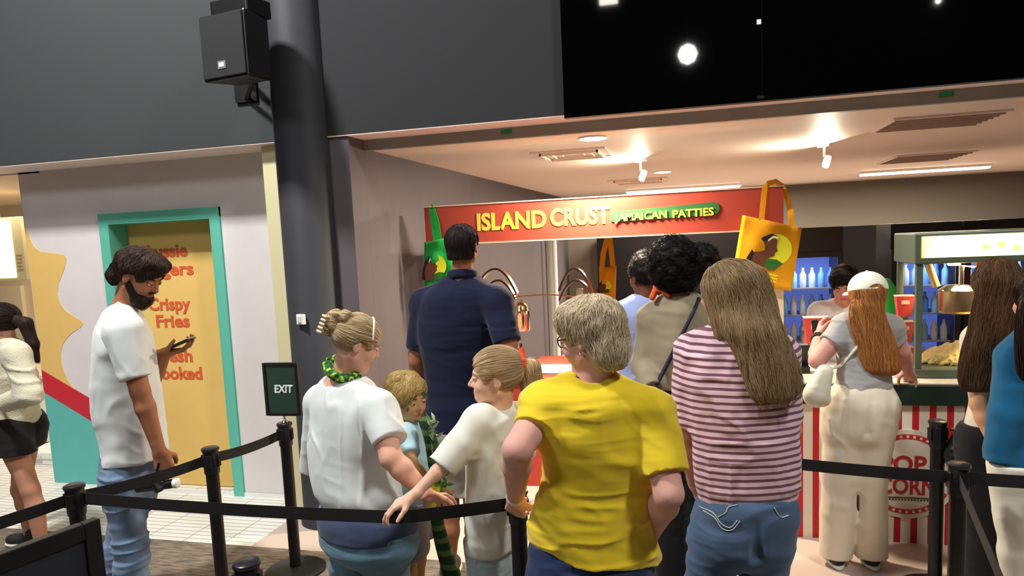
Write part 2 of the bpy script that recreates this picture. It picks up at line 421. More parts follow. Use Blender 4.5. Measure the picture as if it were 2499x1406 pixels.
def carpet_mat():
    m = bpy.data.materials.new('brown_carpet'); m.use_nodes = True; nt = m.node_tree; b = nt.nodes['Principled BSDF']
    tc = nt.nodes.new('ShaderNodeTexCoord'); mp = nt.nodes.new('ShaderNodeMapping'); nt.links.new(tc.outputs['Object'], mp.inputs[0])
    mp.inputs['Scale'].default_value = (6, 30, 1)
    n = nt.nodes.new('ShaderNodeTexNoise'); nt.links.new(mp.outputs[0], n.inputs['Vector']); n.inputs['Scale'].default_value = 1.6; n.inputs['Detail'].default_value = 8
    cr = nt.nodes.new('ShaderNodeValToRGB'); cr.color_ramp.elements[0].position = 0.35; cr.color_ramp.elements[1].position = 0.68
    cr.color_ramp.elements[0].color = (*srgb((88, 80, 72)), 1); cr.color_ramp.elements[1].color = (*srgb((142, 128, 112)), 1)
    nt.links.new(n.outputs[0], cr.inputs[0]); nt.links.new(cr.outputs[0], b.inputs['Base Color']); b.inputs['Roughness'].default_value = 1.0
    n2 = nt.nodes.new('ShaderNodeTexNoise'); nt.links.new(tc.outputs['Object'], n2.inputs['Vector']); n2.inputs['Scale'].default_value = 300
    bp = nt.nodes.new('ShaderNodeBump'); bp.inputs['Strength'].default_value = 0.6; bp.inputs['Distance'].default_value = 0.005
    nt.links.new(n2.outputs[0], bp.inputs['Height']); nt.links.new(bp.outputs[0], b.inputs['Normal']); return m
m_vinyl = mat('pale_vinyl_floor', (196, 178, 166), rough=0.45, var=0.03, vscale=3)

# floor pieces (side by side, each its own slab)
struct(MB().box(-9, 6.5, -9, 3.80, -0.1, 0).build('floor', carpet_mat()))
fv = MB().box(-2.79, 6.5, 3.80, 13, -0.1, 0.0); struct(fv.build('floor', m_vinyl))
struct(MB().box(-9, -2.79, 3.80, 9, -0.1, 0.0).build('floor', tile_mat()))
o = MB().box(0.35, 6.5, 2.6, 3.80, 0.0, 0.002).build('floor', m_vinyl); struct(o)
# hall walls and ceiling
m_hall = mat('hall_dark_paint', (40, 41, 44), rough=0.8)
struct(MB().box(-9, 6.5, -9.2, -9, 0, 7).build('wall_hall_rear', m_hall))
struct(MB().box(6.5, 6.7, -9, 13, 0, 7).build('wall_hall_right', m_hall))
struct(MB().box(-9.2, -9, -9, 9, 0, 7).build('wall_hall_left', m_hall))
struct(MB().box(-9, 6.5, -9, FY+0.24, 7, 7.1).build('ceiling', m_hall))
# dark upper wall, one slab left of the column and one right of it
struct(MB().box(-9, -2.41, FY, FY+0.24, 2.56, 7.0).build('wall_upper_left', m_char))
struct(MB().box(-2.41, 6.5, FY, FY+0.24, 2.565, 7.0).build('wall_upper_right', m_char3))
struct(MB().box(-9, -2.6, FY+0.003, WY, 2.553, 2.5598).build('trim_soffit_left', m_soff))
sf = MB().box(-2.6, 6.5, FY+0.003, FY+0.24, 2.557, 2.5648).build('trim_soffit_right', m_soff); struct(sf)
struct(MB().box(-2.2, 6.5, FY+0.24, FY+0.28, 2.487, 2.565).build('trim_channel', m_steel, bevel=0.003))
struct(MB().box(-2.3, 6.5, FY+0.28, 12.2, CZ, CZ+0.08).build('ceiling', m_ceil))
bpy.data.objects['trim_soffit_left']['kind'] = 'structure'
for k, (px, py) in enumerate([(1236, 331), (2310, 229)]):
    p = P(px, py, FY+0.238)
    tag(MB().box(p[0]-0.035, p[0]+0.035, FY+0.234, FY+0.2395, 2.520, 2.545).build('tape_patch', mat('green_tape', (50, 150, 95), rough=0.6)),
        ['green tape scrap on the grey channel above the orange-lit ceiling, near the column', 'teal tape scrap on the grey channel at the far right under the black screen'][k], 'tape')
# round charcoal column with a foot ring
cx0, cy0 = -2.49, 4.30
c = MB(); c.lathe((cx0, cy0, 0), [(0.205, 0.0), (0.205, 0.035), (0.185, 0.06), (0.185, 6.99)], 48)
struct(c.build('trim_column', m_char2, smooth=True))
# painted wall with the recessed door opening
DX0, DX1, DZ = -4.40, -3.475, 2.12
wl = MB(); WB = WY+0.3
wl.box(-5.21, DX0, WY, WB, 0, 2.5525); wl.box(DX1, -2.60, WY, WB, 0, 2.5525); wl.box(DX0, DX1, WY, WB, DZ, 2.5525)
struct(wl.build('wall_painted', m_lav))
struct(MB().box(-2.85, -2.745, 4.36, 4.60, 0, 2.5525).build('trim_cream_post', m_cream, bevel=0.004))
def mural(name, pts, mt, th):
    poly = [tuple(P(x, y, WY)[[0, 2]]) for x, y in pts]
    poly = [(max(a, -5.205), max(b, 0.004)) for a, b in poly]
    o = MB().prism(poly, WY-th, WY+0.001).build(name, mt); return struct(o)
mural('trim_mural_amber', [(40, 440), (54, 500), (60, 545), (69, 572), (82, 600), (99, 614), (130, 618), (158, 622), (163, 632), (158, 655), (144, 690), (140, 715), (146, 738), (160, 758), (180, 772), (198, 782),
      (204, 789), (196, 800), (180, 810), (166, 822), (154, 840), (149, 862), (150, 885), (156, 905), (166, 928), (180, 948), (214, 986), (100, 916), (90, 800), (60, 600)], m_amber, 0.003)
mural('trim_mural_red', [(101, 902), (253, 992), (253, 1045), (108, 957)], m_red, 0.0045)
mural('trim_mural_teal', [(108, 957), (253, 1045), (272, 1206), (134, 1216), (120, 1100)], m_teal, 0.003)
# door: frame, recessed leaf with lettering
dr = thing('door_1', None, None, (-3.93, WY, 0)); del dr['label']; del dr['category']; dr['kind'] = 'structure'
fr = MB()
fr.box(DX0-0.075, DX0, WY-0.018, WY, 0, DZ+0.07).box(DX1, DX1+0.075, WY-0.018, WY, 0, DZ+0.07).box(DX0-0.075, DX1+0.075, WY-0.0185, WY, DZ, DZ+0.07)
fr.box(DX0+0.0005, DX0+0.012, WY-0.018, WY+0.17, 0, DZ).box(DX1-0.012, DX1-0.0005, WY-0.018, WY+0.17, 0, DZ).box(DX0, DX1, WY-0.017, WY+0.17, DZ-0.012, DZ-0.0005)
fr.build('door_frame', m_tealf, dr)
MB().box(DX0+0.013, DX1-0.013, WY+0.171, WY+0.2, 0.005, DZ-0.013).build('door_leaf', m_lavdoor, dr)
def doortext(s, x0, x1, yb, hpx):
    a = P(x0, yb, WY+0.17); b = P(x1, yb, WY+0.17)
    text_mesh('lettering', s, hpx, m_redtxt, dr, (a[0], WY+0.1685, a[2]), (1, 0, 0), (0, 0, 1), 0.003, fit=b[0]-a[0], offset=0.004)
doortext('Aussie', 349, 459, 629, 0.135); doortext('Burgers', 333, 474, 674, 0.135)
doortext('Crispy', 364, 466, 757, 0.135); doortext('Fries', 383, 464, 798, 0.135)
doortext('Fresh', 378, 471, 882, 0.135); doortext('Cooked', 368, 495, 924, 0.135)
struct(MB().box(-5.21, -2.86, WY-0.012, WY-0.004, 0, 0.03).build('baseboard_front', m_white))
bpy.data.objects['baseboard_front'].location.y = 0.0

# burger shop seen past the left edge of the painted wall
m_shop = mat('shop_cream_wall', (228, 214, 184), rough=0.7)
struct(MB().box(-9, -5.0, 7.0, 7.1, 0, 2.54).build('wall_shop_rear', m_shop))
struct(MB().box(-5.2, -5.1, WB, 7.0, 0, 2.54).build('wall_shop_side', m_shop))
struct(MB().box(-9, -5.0, WY, 7.0, 2.54, 2.62).build('ceiling', mat('shop_left_ceiling', (232, 208, 186), rough=0.8)))
area('shop_lamp_light', (-6.6, 5.9, 2.5), 1.2, 34, (1, 0.86, 0.66), (-6.6, 5.8, 0))
YM = 5.6
a = P(-70, 536, YM); b = P(66, 684, YM)
mb = thing('menu_board', 'glowing cream menu light box in the shop at the far left edge', 'sign', ((a[0]+b[0])/2, YM, b[2]))
MB().box(a[0], b[0], YM, YM+0.09, b[2], a[2]).build('frame', m_cream, mb, bevel=0.006)
MB().box(a[0]+0.02, b[0]-0.12, YM-0.006, YM+0.001, b[2]+0.03, a[2]-0.03).build('lit_panel', mat('menu_lit', (255, 236, 190), emit=(255, 232, 180), estr=3.2), mb)
for k in range(5):
    MB().box(b[0]-0.10, b[0]-0.03, YM-0.003, YM+0.001, b[2]+0.10+k*0.035, b[2]+0.112+k*0.035).build('printed_line', mat('menu_print', (190, 160, 110)), mb)
MB().box(b[0]-0.3, b[0]-0.28, YM+0.02, YM+0.04, a[2], 2.54).build('hanger', m_steel, mb)
# white pipe-work box, doorway trim, bench and fryer block below the menu board
a = P(0, 700, 6.9); b = P(62, 1000, 6.9)
struct(MB().box(a[0]-0.5, a[0]+0.25, 6.95, 6.999, 0, a[2]).build('door_2', mat('shop_door', (240, 226, 196), rough=0.5)))
t = thing('serving_bench', 'cream serving bench behind the girl in black shorts', 'counter', (-6.2, 5.9, 0))
MB().box(-7.4, -5.35, 5.62, 6.2, 0.05, 0.70).build('body', mat('bench_white', (240, 232, 214), rough=0.4), t, bevel=0.01)
MB().box(-7.42, -5.33, 5.58, 6.22, 0.70, 0.74).build('worktop', mat('bench_top', (236, 226, 206), rough=0.3), t, bevel=0.005)
t = thing('fryer_cabinet', 'white fryer cabinet beside the painted wall, behind the bare legs', 'appliance', (-5.7, 5.25, 0))
a = P(62, 1105, 5.1); b = P(128, 1105, 5.1)
MB().box(a[0]-0.1, b[0]+0.02, 5.1, 5.55, 0.0, a[2]).build('body', m_white, t, bevel=0.01)
MB().box(a[0]-0.09, b[0]+0.01, 5.085, 5.1, 0.12, a[2]*0.55).build('door', m_white, t, bevel=0.008)
MB().box(a[0]-0.05, a[0]+0.2, 5.07, 5.084, a[2]*0.6, a[2]*0.6+0.02).build('handle', m_chrome, t)

# ------------------------------------------------------------------ food court behind the opening
struct(MB().box(-2.62, -2.17, FY+0.02, FY+0.239, 0, 2.556).build('wall_left_return', m_grey))
struct(MB().box(-2.30, -2.17, FY+0.24, 12.0, 0, CZ-0.001).build('wall_left', m_grey))
struct(MB().box(-2.30, 6.5, 12.0, 12.2, 0, CZ-0.001).build('wall_rear', m_taupe))
struct(MB().box(-1.6, 6.5, 11.4, 11.98, 0, 1.83).build('wall_dark_partition', mat('dark_brown_panel', (18, 15, 16), rough=0.8, spec=0.1)))
struct(MB().box(-2.165, -2.05, 10.2, 10.4, 0, 2.0).build('trim_rear_post', mat('pale_post', (190, 192, 190))))
t = MB().tube([(-2.0, 10.0, 0), (-2.0, 10.0, 2.3)], 0.03, 12).build('trim_pipe', m_white, smooth=True); struct(t)
def downlight(px, py, lab, e):
    p = PZ(px, py, CZ); t = thing('downlight', lab, 'ceiling light', (p[0], p[1], CZ))
    MB().lathe((p[0], p[1], CZ-0.012), [(0.075, 0.004), (0.10, 0.0), (0.10, 0.0115)], 28).build('trim_ring', m_white, t, True)
    MB().lathe((p[0], p[1], CZ-0.016), [(0.07, 0), (0.085, 0.003), (0.085, 0.0115)], 28).build('diffuser', mat('lamp_warm', (255, 246, 225), emit=(255, 244, 220), estr=14), t, True)
    area('downlight_light', (p[0], p[1], CZ-0.03), 0.16, e, (1, 0.85, 0.62))
downlight(1447, 335, 'round downlight nearest the grey channel', 110)
downlight(1617, 418, 'round downlight beside the small spotlight, further back', 100)
def tube(p0, p1, lab):
    a = PZ(*p0, CZ); b = PZ(*p1, CZ); y = (a[1]+b[1])/2
    t = thing('tube_light', lab, 'ceiling light', ((a[0]+b[0])/2, y, CZ))
    MB().box(a[0], b[0], y-0.09, y+0.09, CZ-0.03, CZ-0.001).build('housing', m_white, t)
    MB().box(a[0]+0.02, b[0]-0.02, y-0.08, y+0.08, CZ-0.05, CZ-0.03).build('diffuser', mat('lamp_tube', (255, 244, 225), emit=(255, 240, 214), estr=9), t)
    area('tube_light_light', ((a[0]+b[0])/2, y, CZ-0.07), b[0]-a[0], 150, (1, 0.9, 0.75), sy=0.15)
tube((1527, 465), (1810, 447), 'long lit tube light just above the red sign')
tube((2095, 421), (2421, 399), 'long lit tube light right of the sign near the rear wall')
def spot(px, py, lab, power):
    p = PZ(px, py-22, CZ); t = thing('spotlight', lab, 'ceiling light', (p[0], p[1], CZ))
    MB().lathe((p[0], p[1], CZ-0.02), [(0.055, 0), (0.055, 0.019)], 20).build('mount', m_white, t, True)
    MB().tube([(p[0], p[1], CZ-0.02), (p[0], p[1], CZ-0.1)], 0.012).build('stem', m_white, t, True)
    MB().lathe((p[0]+0.02, p[1], CZ-0.13), [(0.018, 0.04), (0.027, 0.034), (0.03, -0.035), (0.026, -0.04)], 20, (0.35, 0.5, 1)).build('head', mat('lamp_head', (240, 236, 226), emit=(255, 246, 226), estr=1.2), t, True)
    MB().lathe((p[0]+0.005, p[1]-0.017, CZ-0.175), [(0.026, 0), (0.025, 0.006)], 20, (0.35, 0.5, 1)).build('bulb', mat('lamp_warm', (255, 246, 225)), t, True)
    area('spotlight_light', (p[0], p[1]-0.1, CZ-0.12), 0.06, power, (1, 0.9, 0.7), (p[0]-0.3, p[1]-0.2, CZ))
spot(1563, 412, 'small white spotlight left of the round downlight', 14)
spot(2012, 374, 'small white spotlight alone in the middle of the ceiling', 18)
m_vent = mat('vent_grey', (186, 164, 156), rough=0.7)
def vent(quad, lab, slats):
    q = [PZ(x, y, CZ) for x, y in quad]; x0 = min(p[0] for p in q); x1 = max(p[0] for p in q); y0 = min(p[1] for p in q); y1 = max(p[1] for p in q)
    t = thing('ceiling_vent', lab, 'vent', ((x0+x1)/2, (y0+y1)/2, CZ))
    MB().box(x0, x1, y0, y1, CZ-0.008, CZ-0.001).build('plate', m_vent if slats else m_ceil, t)
    f = MB(); f.box(x0-0.02, x1+0.02, y0-0.02, y0, CZ-0.014, CZ-0.001).box(x0-0.02, x1+0.02, y1, y1+0.02, CZ-0.014, CZ-0.001)
    f.box(x0-0.02, x0, y0, y1, CZ-0.0135, CZ-0.001).box(x1, x1+0.02, y0, y1, CZ-0.0135, CZ-0.001); f.build('frame', m_soff, t)
    s = MB(); n = slats or 3
    for k in range(n):
        if slats: yy = y0+(k+0.5)*(y1-y0)/n; s.box(x0, x1, yy-0.004, yy+0.004, CZ-0.02, CZ-0.008)
        else:
            g = (k+0.6)*0.13*min(x1-x0, y1-y0); zz = CZ-0.03+0.007*k
            s.box(x0+g, x1-g, y0+g, y0+g+0.012, zz, CZ-0.008).box(x0+g, x1-g, y1-g-0.012, y1-g, zz, CZ-0.008).box(x0+g, x0+g+0.012, y0+g, y1-g, zz, CZ-0.008).box(x1-g-0.012, x1-g, y0+g, y1-g, zz, CZ-0.008)
    s.build('louvre', m_vent if slats else m_ceil, t)
vent([(1300, 372), (1470, 362), (1335, 388), (1490, 376)], 'square ceiling diffuser below the nearest round downlight', 0)
vent([(1490, 440), (1620, 434), (1500, 448), (1630, 440)], 'square ceiling diffuser beyond the two lamps, nearest the red sign', 0)
vent([(2182, 292), (2390, 273), (2182, 316), (2385, 298)], 'larger long slotted vent nearest the grey channel at right', 6)
vent([(2185, 383), (2338, 370), (2185, 396), (2330, 382)], 'smaller long slotted vent just above the right tube light', 6)

# black screen mounted on the dark wall
m_gloss = mat('screen_glass', (3, 3, 4), rough=0.03, spec=0.5)
t = thing('video_screen', 'huge glossy black video screen mounted on the dark upper wall', 'screen', (1.5, 4.2, 2.535))
MB().box(-0.755, 0.325, 4.205, 4.215, 2.54, 4.6).build('screen_panel', m_gloss, t)
MB().box(0.328, 4.2, 4.205, 4.215, 2.54, 4.6).build('screen_panel', m_gloss, t)
MB().box(-0.757, 4.2, 4.2155, FY-0.001, 2.536, 4.6).build('casing', m_blackp, t)
MB().box(0.30, 0.322, 4.196, 4.2045, 2.93, 2.955).build('clip', m_white, t)  # small white block standing in for a highlight on the panel seam
MB().box(0.30, 0.335, 4.198, 4.2045, 2.545, 2.56).build('clip', m_chrome, t)
# hall lamps behind the photographer that show in the screen
def hall_lamp(px, py, z, r, e, lab, ln=0):
    d = ray(px, py); k = (z-CAM_H)/d[2]; p = d*k; y = 8.4-p[1]
    t = thing('ceiling_lamp', lab, 'ceiling light', (p[0], y, z))
    MB().tube([(p[0], y, z+0.1), (p[0], y, 6.99)], 0.02).build('stem', m_blackp, t)
    if ln: MB().box(p[0]-ln, p[0]+ln, y-0.05, y+0.05, z, z+0.1).build('bulb', mat('hall_bulb', (255, 255, 250), emit=(255, 250, 240), estr=e), t)
    else: MB().lathe((p[0], y, z), [(0.02, -r), (r*0.7, -r*0.7), (r, 0), (r*0.7, r*0.7), (0.02, r)], 24).build('bulb', mat('hall_bulb2', (255, 255, 250), emit=(255, 252, 245), estr=e), t, True)
hall_lamp(1678, 132, 5.0, 0.17, 60, 'round hall lamp hanging from the dark ceiling')
hall_lamp(1485, 9, 6.0, 0.1, 30, 'linear hall lamp under the dark ceiling', 0.16)
hall_lamp(2290, 1, 6.2, 0.05, 12, 'small hall lamp under the dark ceiling')

# loudspeaker on the wall beside the column
t = thing('loudspeaker', 'black loudspeaker hung high on the dark wall left of the column', 'speaker', (-2.65, 3.95, 2.86))
ax = np.array([0.985, -0.17, 0]); ay = np.array([0.17, 0.985, 0.0]); az = np.array([0, 0, 1.0])
c0 = P(545, 112, 3.72)
b_ = MB(); hw, hh = 0.175, 0.185
V = []
for d_, w_, zt, zb in ((0, hw, hh, -hh), (0.24, hw*0.72, hh, -hh+0.02)):
    V += [c0+ay*d_-ax*w_+az*zb, c0+ay*d_+ax*w_+az*zb, c0+ay*d_+ax*w_+az*zt, c0+ay*d_-ax*w_+az*zt]
b_.add(V, [(0, 1, 2, 3), (7, 6, 5, 4), (0, 4, 5, 1), (1, 5, 6, 2), (2, 6, 7, 3), (3, 7, 4, 0)])
b_.build('cabinet', m_blackp, t, bevel=0.012)
MB().obox(c0-ay*0.006, ax, ay, az, hw-0.014, 0.006, hh-0.014).build('grille', mat('speaker_grille', (30, 30, 33), rough=0.7, bump=0.6, bscale=900), t, bevel=0.004)
MB().obox(c0-ay*0.014-az*0.105-ax*0.01, ax, ay, az, 0.03, 0.0015, 0.022).build('badge', mat('badge_frame', (120, 122, 126), rough=0.4), t)
MB().obox(c0-ay*0.0165-az*0.105-ax*0.01, ax, ay, az, 0.019, 0.0015, 0.012).build('badge', mat('badge_grey', (222, 224, 228), rough=0.3), t)
wt = c0+ay*0.24
br = MB(); br.tube([wt-az*0.05, (wt[0]-0.28, FY-0.01, wt[2]-0.05)], 0.02); br.box(wt[0]-0.36, wt[0]-0.2, FY-0.02, FY-0.001, wt[2]-0.2, wt[2]+0.12)
br.tube([wt-az*0.1, (wt[0]-0.28, FY-0.01, wt[2]-0.18)], 0.015); br.build('bracket', m_blackm, t)
MB().obox(c0+ay*0.16+az*(hh+0.05), ax, ay, az, 0.14, 0.1, 0.05).build('yoke', m_blackm, t, bevel=0.01)
# wall switch on the column
p = P(737, 779, 4.11)
t = thing('wall_switch', 'small white wall switch on the charcoal column', 'switch', (p[0], 4.12, p[2]))
MB().obox((p[0], p[1]-0.012, p[2]), (1, -0.3, 0), (0.3, 1, 0), (0, 0, 1), 0.03, 0.012, 0.033).build('plate', m_white, t, bevel=0.004)
MB().obox((p[0]-0.004, p[1]-0.026, p[2]), (1, -0.3, 0), (0.3, 1, 0), (0, 0, 1), 0.014, 0.004, 0.02).build('rocker', mat('switch_rocker', (215, 216, 218)), t, bevel=0.002)
# ------------------------------------------------------------------ striped popcorn counter
CYF = 4.45                                    # front plane of the counter
m_green = mat('counter_green', (24, 46, 38), rough=0.45)
def stripe_mat():
    m = bpy.data.materials.new('red_white_stripes'); m.use_nodes = True; nt = m.node_tree; b = nt.nodes['Principled BSDF']
    tc = nt.nodes.new('ShaderNodeTexCoord'); sp = nt.nodes.new('ShaderNodeSeparateXYZ'); nt.links.new(tc.outputs['Object'], sp.inputs[0])
    a = nt.nodes.new('ShaderNodeMath'); a.operation = 'MULTIPLY_ADD'; a.inputs[1].default_value = 1/0.088; a.inputs[2].default_value = 20.02; nt.links.new(sp.outputs[0], a.inputs[0])
    f = nt.nodes.new('ShaderNodeMath'); f.operation = 'FRACT'; nt.links.new(a.outputs[0], f.inputs[0])
    g = nt.nodes.new('ShaderNodeMath'); g.operation = 'LESS_THAN'; g.inputs[1].default_value = 0.40; nt.links.new(f.outputs[0], g.inputs[0])
    mx = nt.nodes.new('ShaderNodeMix'); mx.data_type = 'RGBA'; nt.links.new(g.outputs[0], mx.inputs[0])
    mx.inputs[6].default_value = (*srgb((226, 218, 204)), 1); mx.inputs[7].default_value = (*srgb((190, 24, 36)), 1)
    nt.links.new(mx.outputs[2], b.inputs['Base Color']); b.inputs['Roughness'].default_value = 0.5; return m
t = thing('popcorn_counter', 'red and white striped popcorn counter with a dark green top', 'counter', (1.0, CYF+0.3, 0))
MB().box(0.47, 1.53, CYF, CYF+0.62, 0.0, 0.82).build('striped_body', stripe_mat(), t)
MB().box(0.44, 1.50, CYF-0.03, CYF+0.66, 0.82, 0.94).build('countertop', m_green, t, bevel=0.008)
MB().box(0.445, 1.495, CYF-0.028, CYF+0.65, 0.94, 0.948).build('top_edge', mat('edge_cream', (200, 194, 176)), t)
cc = P(2213, 1157, CYF-0.004); R_ = 0.262
MB().lathe((cc[0], CYF-0.006, cc[2]), [(R_, -0.004), (R_, 0.0059)], 56, (0, 1, 0)).build('round_logo', mat('logo_cream', (220, 212, 196), rough=0.5), t)
for s in (1, -1):
    V = []; Fc = []; n = 26
    for i in range(n+1):
        q = math.radians(90*s-62+124*i/n)
        for r_, in ((R_*0.90,), (R_*0.80,)):
            V += [(cc[0]+math.cos(q)*r_, CYF-0.013, cc[2]+math.sin(q)*r_), (cc[0]+math.cos(q)*r_, CYF-0.0095, cc[2]+math.sin(q)*r_)]
    for i in range(n):
        a = 4*i; Fc += [(a, a+4, a+6, a+2), (a, a+1, a+5, a+4), (a+2, a+6, a+7, a+3)]
    mesh_np('logo_band', V, Fc, mat('logo_red', (196, 40, 44), rough=0.5), t)
    k = MB()
    for i in range(13):
        q = math.radians(90*s-54+9*i); k.obox((cc[0]+math.cos(q)*R_*0.85, CYF-0.0142, cc[2]+math.sin(q)*R_*0.85), (math.cos(q), 0, math.sin(q)), (0, 1, 0), (-math.sin(q), 0, math.cos(q)), 0.0075, 0.001, 0.007)
    k.build('band_ornament', mat('logo_cream', (220, 212, 196)), t)
text_mesh('lettering', 'POP', 0.135, mat('logo_red2', (176, 40, 44), rough=0.5), t, (cc[0]-0.135, CYF-0.0125, cc[2]+0.015), (1, 0, 0), (0, 0, 1), 0.003, fit=0.235, offset=0.003)
text_mesh('lettering', 'CORN', 0.135, mat('logo_red2', (176, 40, 44)), t, (cc[0]-0.15, CYF-0.0125, cc[2]-0.115), (1, 0, 0), (0, 0, 1), 0.003, fit=0.30, offset=0.003)
k = MB(); k.box(cc[0]-0.12, cc[0]+0.12, CYF-0.013, CYF-0.0095, cc[2]-0.142, cc[2]-0.136)
for i in range(14): k.box(cc[0]-0.11+i*0.0165, cc[0]-0.102+i*0.0165, CYF-0.013, CYF-0.0095, cc[2]-0.156, cc[2]-0.147)
k.build('logo_underline', mat('logo_dark', (70, 74, 60)), t)

# ------------------------------------------------------------------ popcorn machine
m_mach = mat('machine_green', (88, 102, 88), rough=0.4, metal=0.3)
m_glass = mat('clear_glass', (255, 255, 255), rough=0.03, trans=1.0, ior=1.05, spec=0.4)
x0 = P(2236, 700, 4.58)[0]; x1 = x0+0.78; y0, y1 = 4.58, 5.02; zt = P(2240, 578, 4.58)[2]; zb = 0.95
zs = P(2246, 632, 4.58)[2]
t = thing('popcorn_machine', 'green popcorn machine with a glowing yellow header on the striped counter', 'popcorn machine', ((x0+x1)/2, 4.8, zb))
MB().box(x0-0.01, x1+0.01, y0-0.01, y1+0.01, zb, zb+0.05).build('base', m_mach, t, bevel=0.004)
for a, b in ((x0, y0), (x1-0.035, y0), (x0, y1-0.035), (x1-0.035, y1-0.035)):
    MB().box(a, a+0.035, b, b+0.035, zb+0.05, zs-0.03).build('corner_post', m_mach, t, bevel=0.003)
MB().box(x0-0.015, x1+0.015, y0-0.015, y1+0.01, zs-0.03, zt+0.02).build('header', m_mach, t, bevel=0.008)
hd = bpy.data.materials.new('lit_header'); hd.use_nodes = True; nt = hd.node_tree; b = nt.nodes['Principled BSDF']
tc = nt.nodes.new('ShaderNodeTexCoord'); nn = nt.nodes.new('ShaderNodeTexWave'); nt.links.new(tc.outputs['Object'], nn.inputs[0]); nn.inputs['Scale'].default_value = 5; nn.inputs['Distortion'].default_value = 5; nn.inputs['Detail'].default_value = 3
sx = nt.nodes.new('ShaderNodeSeparateXYZ'); nt.links.new(tc.outputs['Object'], sx.inputs[0])
mr = nt.nodes.new('ShaderNodeMapRange'); nt.links.new(sx.outputs[0], mr.inputs[0]); mr.inputs[1].default_value = x0+0.02; mr.inputs[2].default_value = x0+0.12
ad = nt.nodes.new('ShaderNodeMath'); ad.operation = 'MULTIPLY_ADD'; nt.links.new(nn.outputs['Fac'], ad.inputs[0]); ad.inputs[1].default_value = 0.3; nt.links.new(mr.outputs[0], ad.inputs[2])
rp = nt.nodes.new('ShaderNodeValToRGB'); rp.color_ramp.elements[0].color = (*srgb((250, 150, 10)), 1); rp.color_ramp.elements[1].color = (*srgb((255, 238, 170)), 1); rp.color_ramp.elements[1].position = 0.9
nt.links.new(ad.outputs[0], rp.inputs[0]); nt.links.new(rp.outputs[0], b.inputs['Emission Color']); nt.links.new(rp.outputs[0], b.inputs['Base Color']); b.inputs['Emission Strength'].default_value = 3.2
MB().box(x0+0.02, x1-0.02, y0-0.021, y0-0.014, zs+0.005, zt).build('lit_header_panel', hd, t)
for i in range(5):
    q = x0+0.34+i*0.075; MB().obox((q, y0-0.0225, zs+0.055+0.012*math.sin(i*2.1)), (1, 0, 0.3*math.sin(i*3)), (0, 1, 0), (0, 0, 1), 0.016, 0.0012, 0.014).build('header_print', mat('header_print', (250, 196, 120), emit=(250, 190, 110), estr=1.2), t)
for nme, a in (('glass_front', (x0+0.036, x1-0.036, y0+0.012, y0+0.016)), ('glass_rear', (x0+0.036, x1-0.036, y1-0.018, y1-0.014))):
    MB().box(*a, zb+0.051, zs-0.031).build(nme, m_glass, t)
MB().box(x0+0.012, x0+0.016, y0+0.036, y1-0.036, zb+0.051, zs-0.031).build('glass_side', m_glass, t)
kz = P(2330, 735, 4.8)[2]; kx = P(2335, 735, 4.8)[0]
kt = MB(); kt.lathe((kx, 4.8, kz-0.07), [(0.085, 0), (0.1, 0.015), (0.1, 0.13), (0.104, 0.135)], 28); kt.build('kettle', mat('kettle_steel', (168, 150, 120), rough=0.3, metal=0.8), t, True)
MB().lathe((kx, 4.8, kz+0.066), [(0.104, 0), (0.06, 0.03), (0.012, 0.035)], 28).build('kettle_lid', m_chrome, t, True)
MB().tube([(kx-0.11, 4.8, kz+0.09), (kx-0.16, 4.79, zs-0.04)], 0.022, 12).build('kettle_arm', mat('arm_cream', (214, 190, 130), rough=0.35, metal=0.3), t, True)
MB().tube([(kx+0.02, 4.8, kz+0.07), (kx+0.02, 4.8, zs-0.04)], 0.016, 12).build('hanger_rod', m_chrome, t, True)
MB().box(kx+0.09, kx+0.24, 4.78, 4.80, kz+0.02, zs-0.04).build('red_heater_plate', mat('heater_red', (206, 90, 60), rough=0.4), t, bevel=0.005)
MB().lathe((kx-0.02, 4.8, zs-0.055), [(0.03, 0), (0.04, 0.02)], 16).build('cabinet_lamp', mat('cab_lamp', (255, 220, 150), emit=(255, 214, 140), estr=14), t, True)
area('popcorn_lamp_light', (kx+0.1, 4.78, zs-0.07), 0.2, 24, (1, 0.72, 0.35), (kx, 4.75, zb))
rs = np.random.RandomState(3); pop = SDF(); pop.add(ell((x0+0.5, 4.82, zb+0.05), (0.42, 0.17, 0.14)))
pop.disp = lambda Q: 0.012*vnoise(Q*55)+0.008*vnoise(Q*110)
pop.clip(lambda Q: np.maximum(np.maximum(zb+0.052-Q[:, 2], x0+0.04-Q[:, 0]), np.maximum(Q[:, 0]-x1+0.04, np.maximum(y0+0.03-Q[:, 1], Q[:, 1]-y1+0.03))))
o = sdf_obj('popcorn', pop, (x0+0.03, y0+0.02, zb+0.05), (x1-0.03, y1-0.02, zb+0.22), 0.008, mat('popcorn_yellow', (255, 232, 160), rough=0.8), None, 0)
tag(o, 'heap of yellow popcorn inside the popcorn machine', 'popcorn'); o['kind'] = 'stuff'

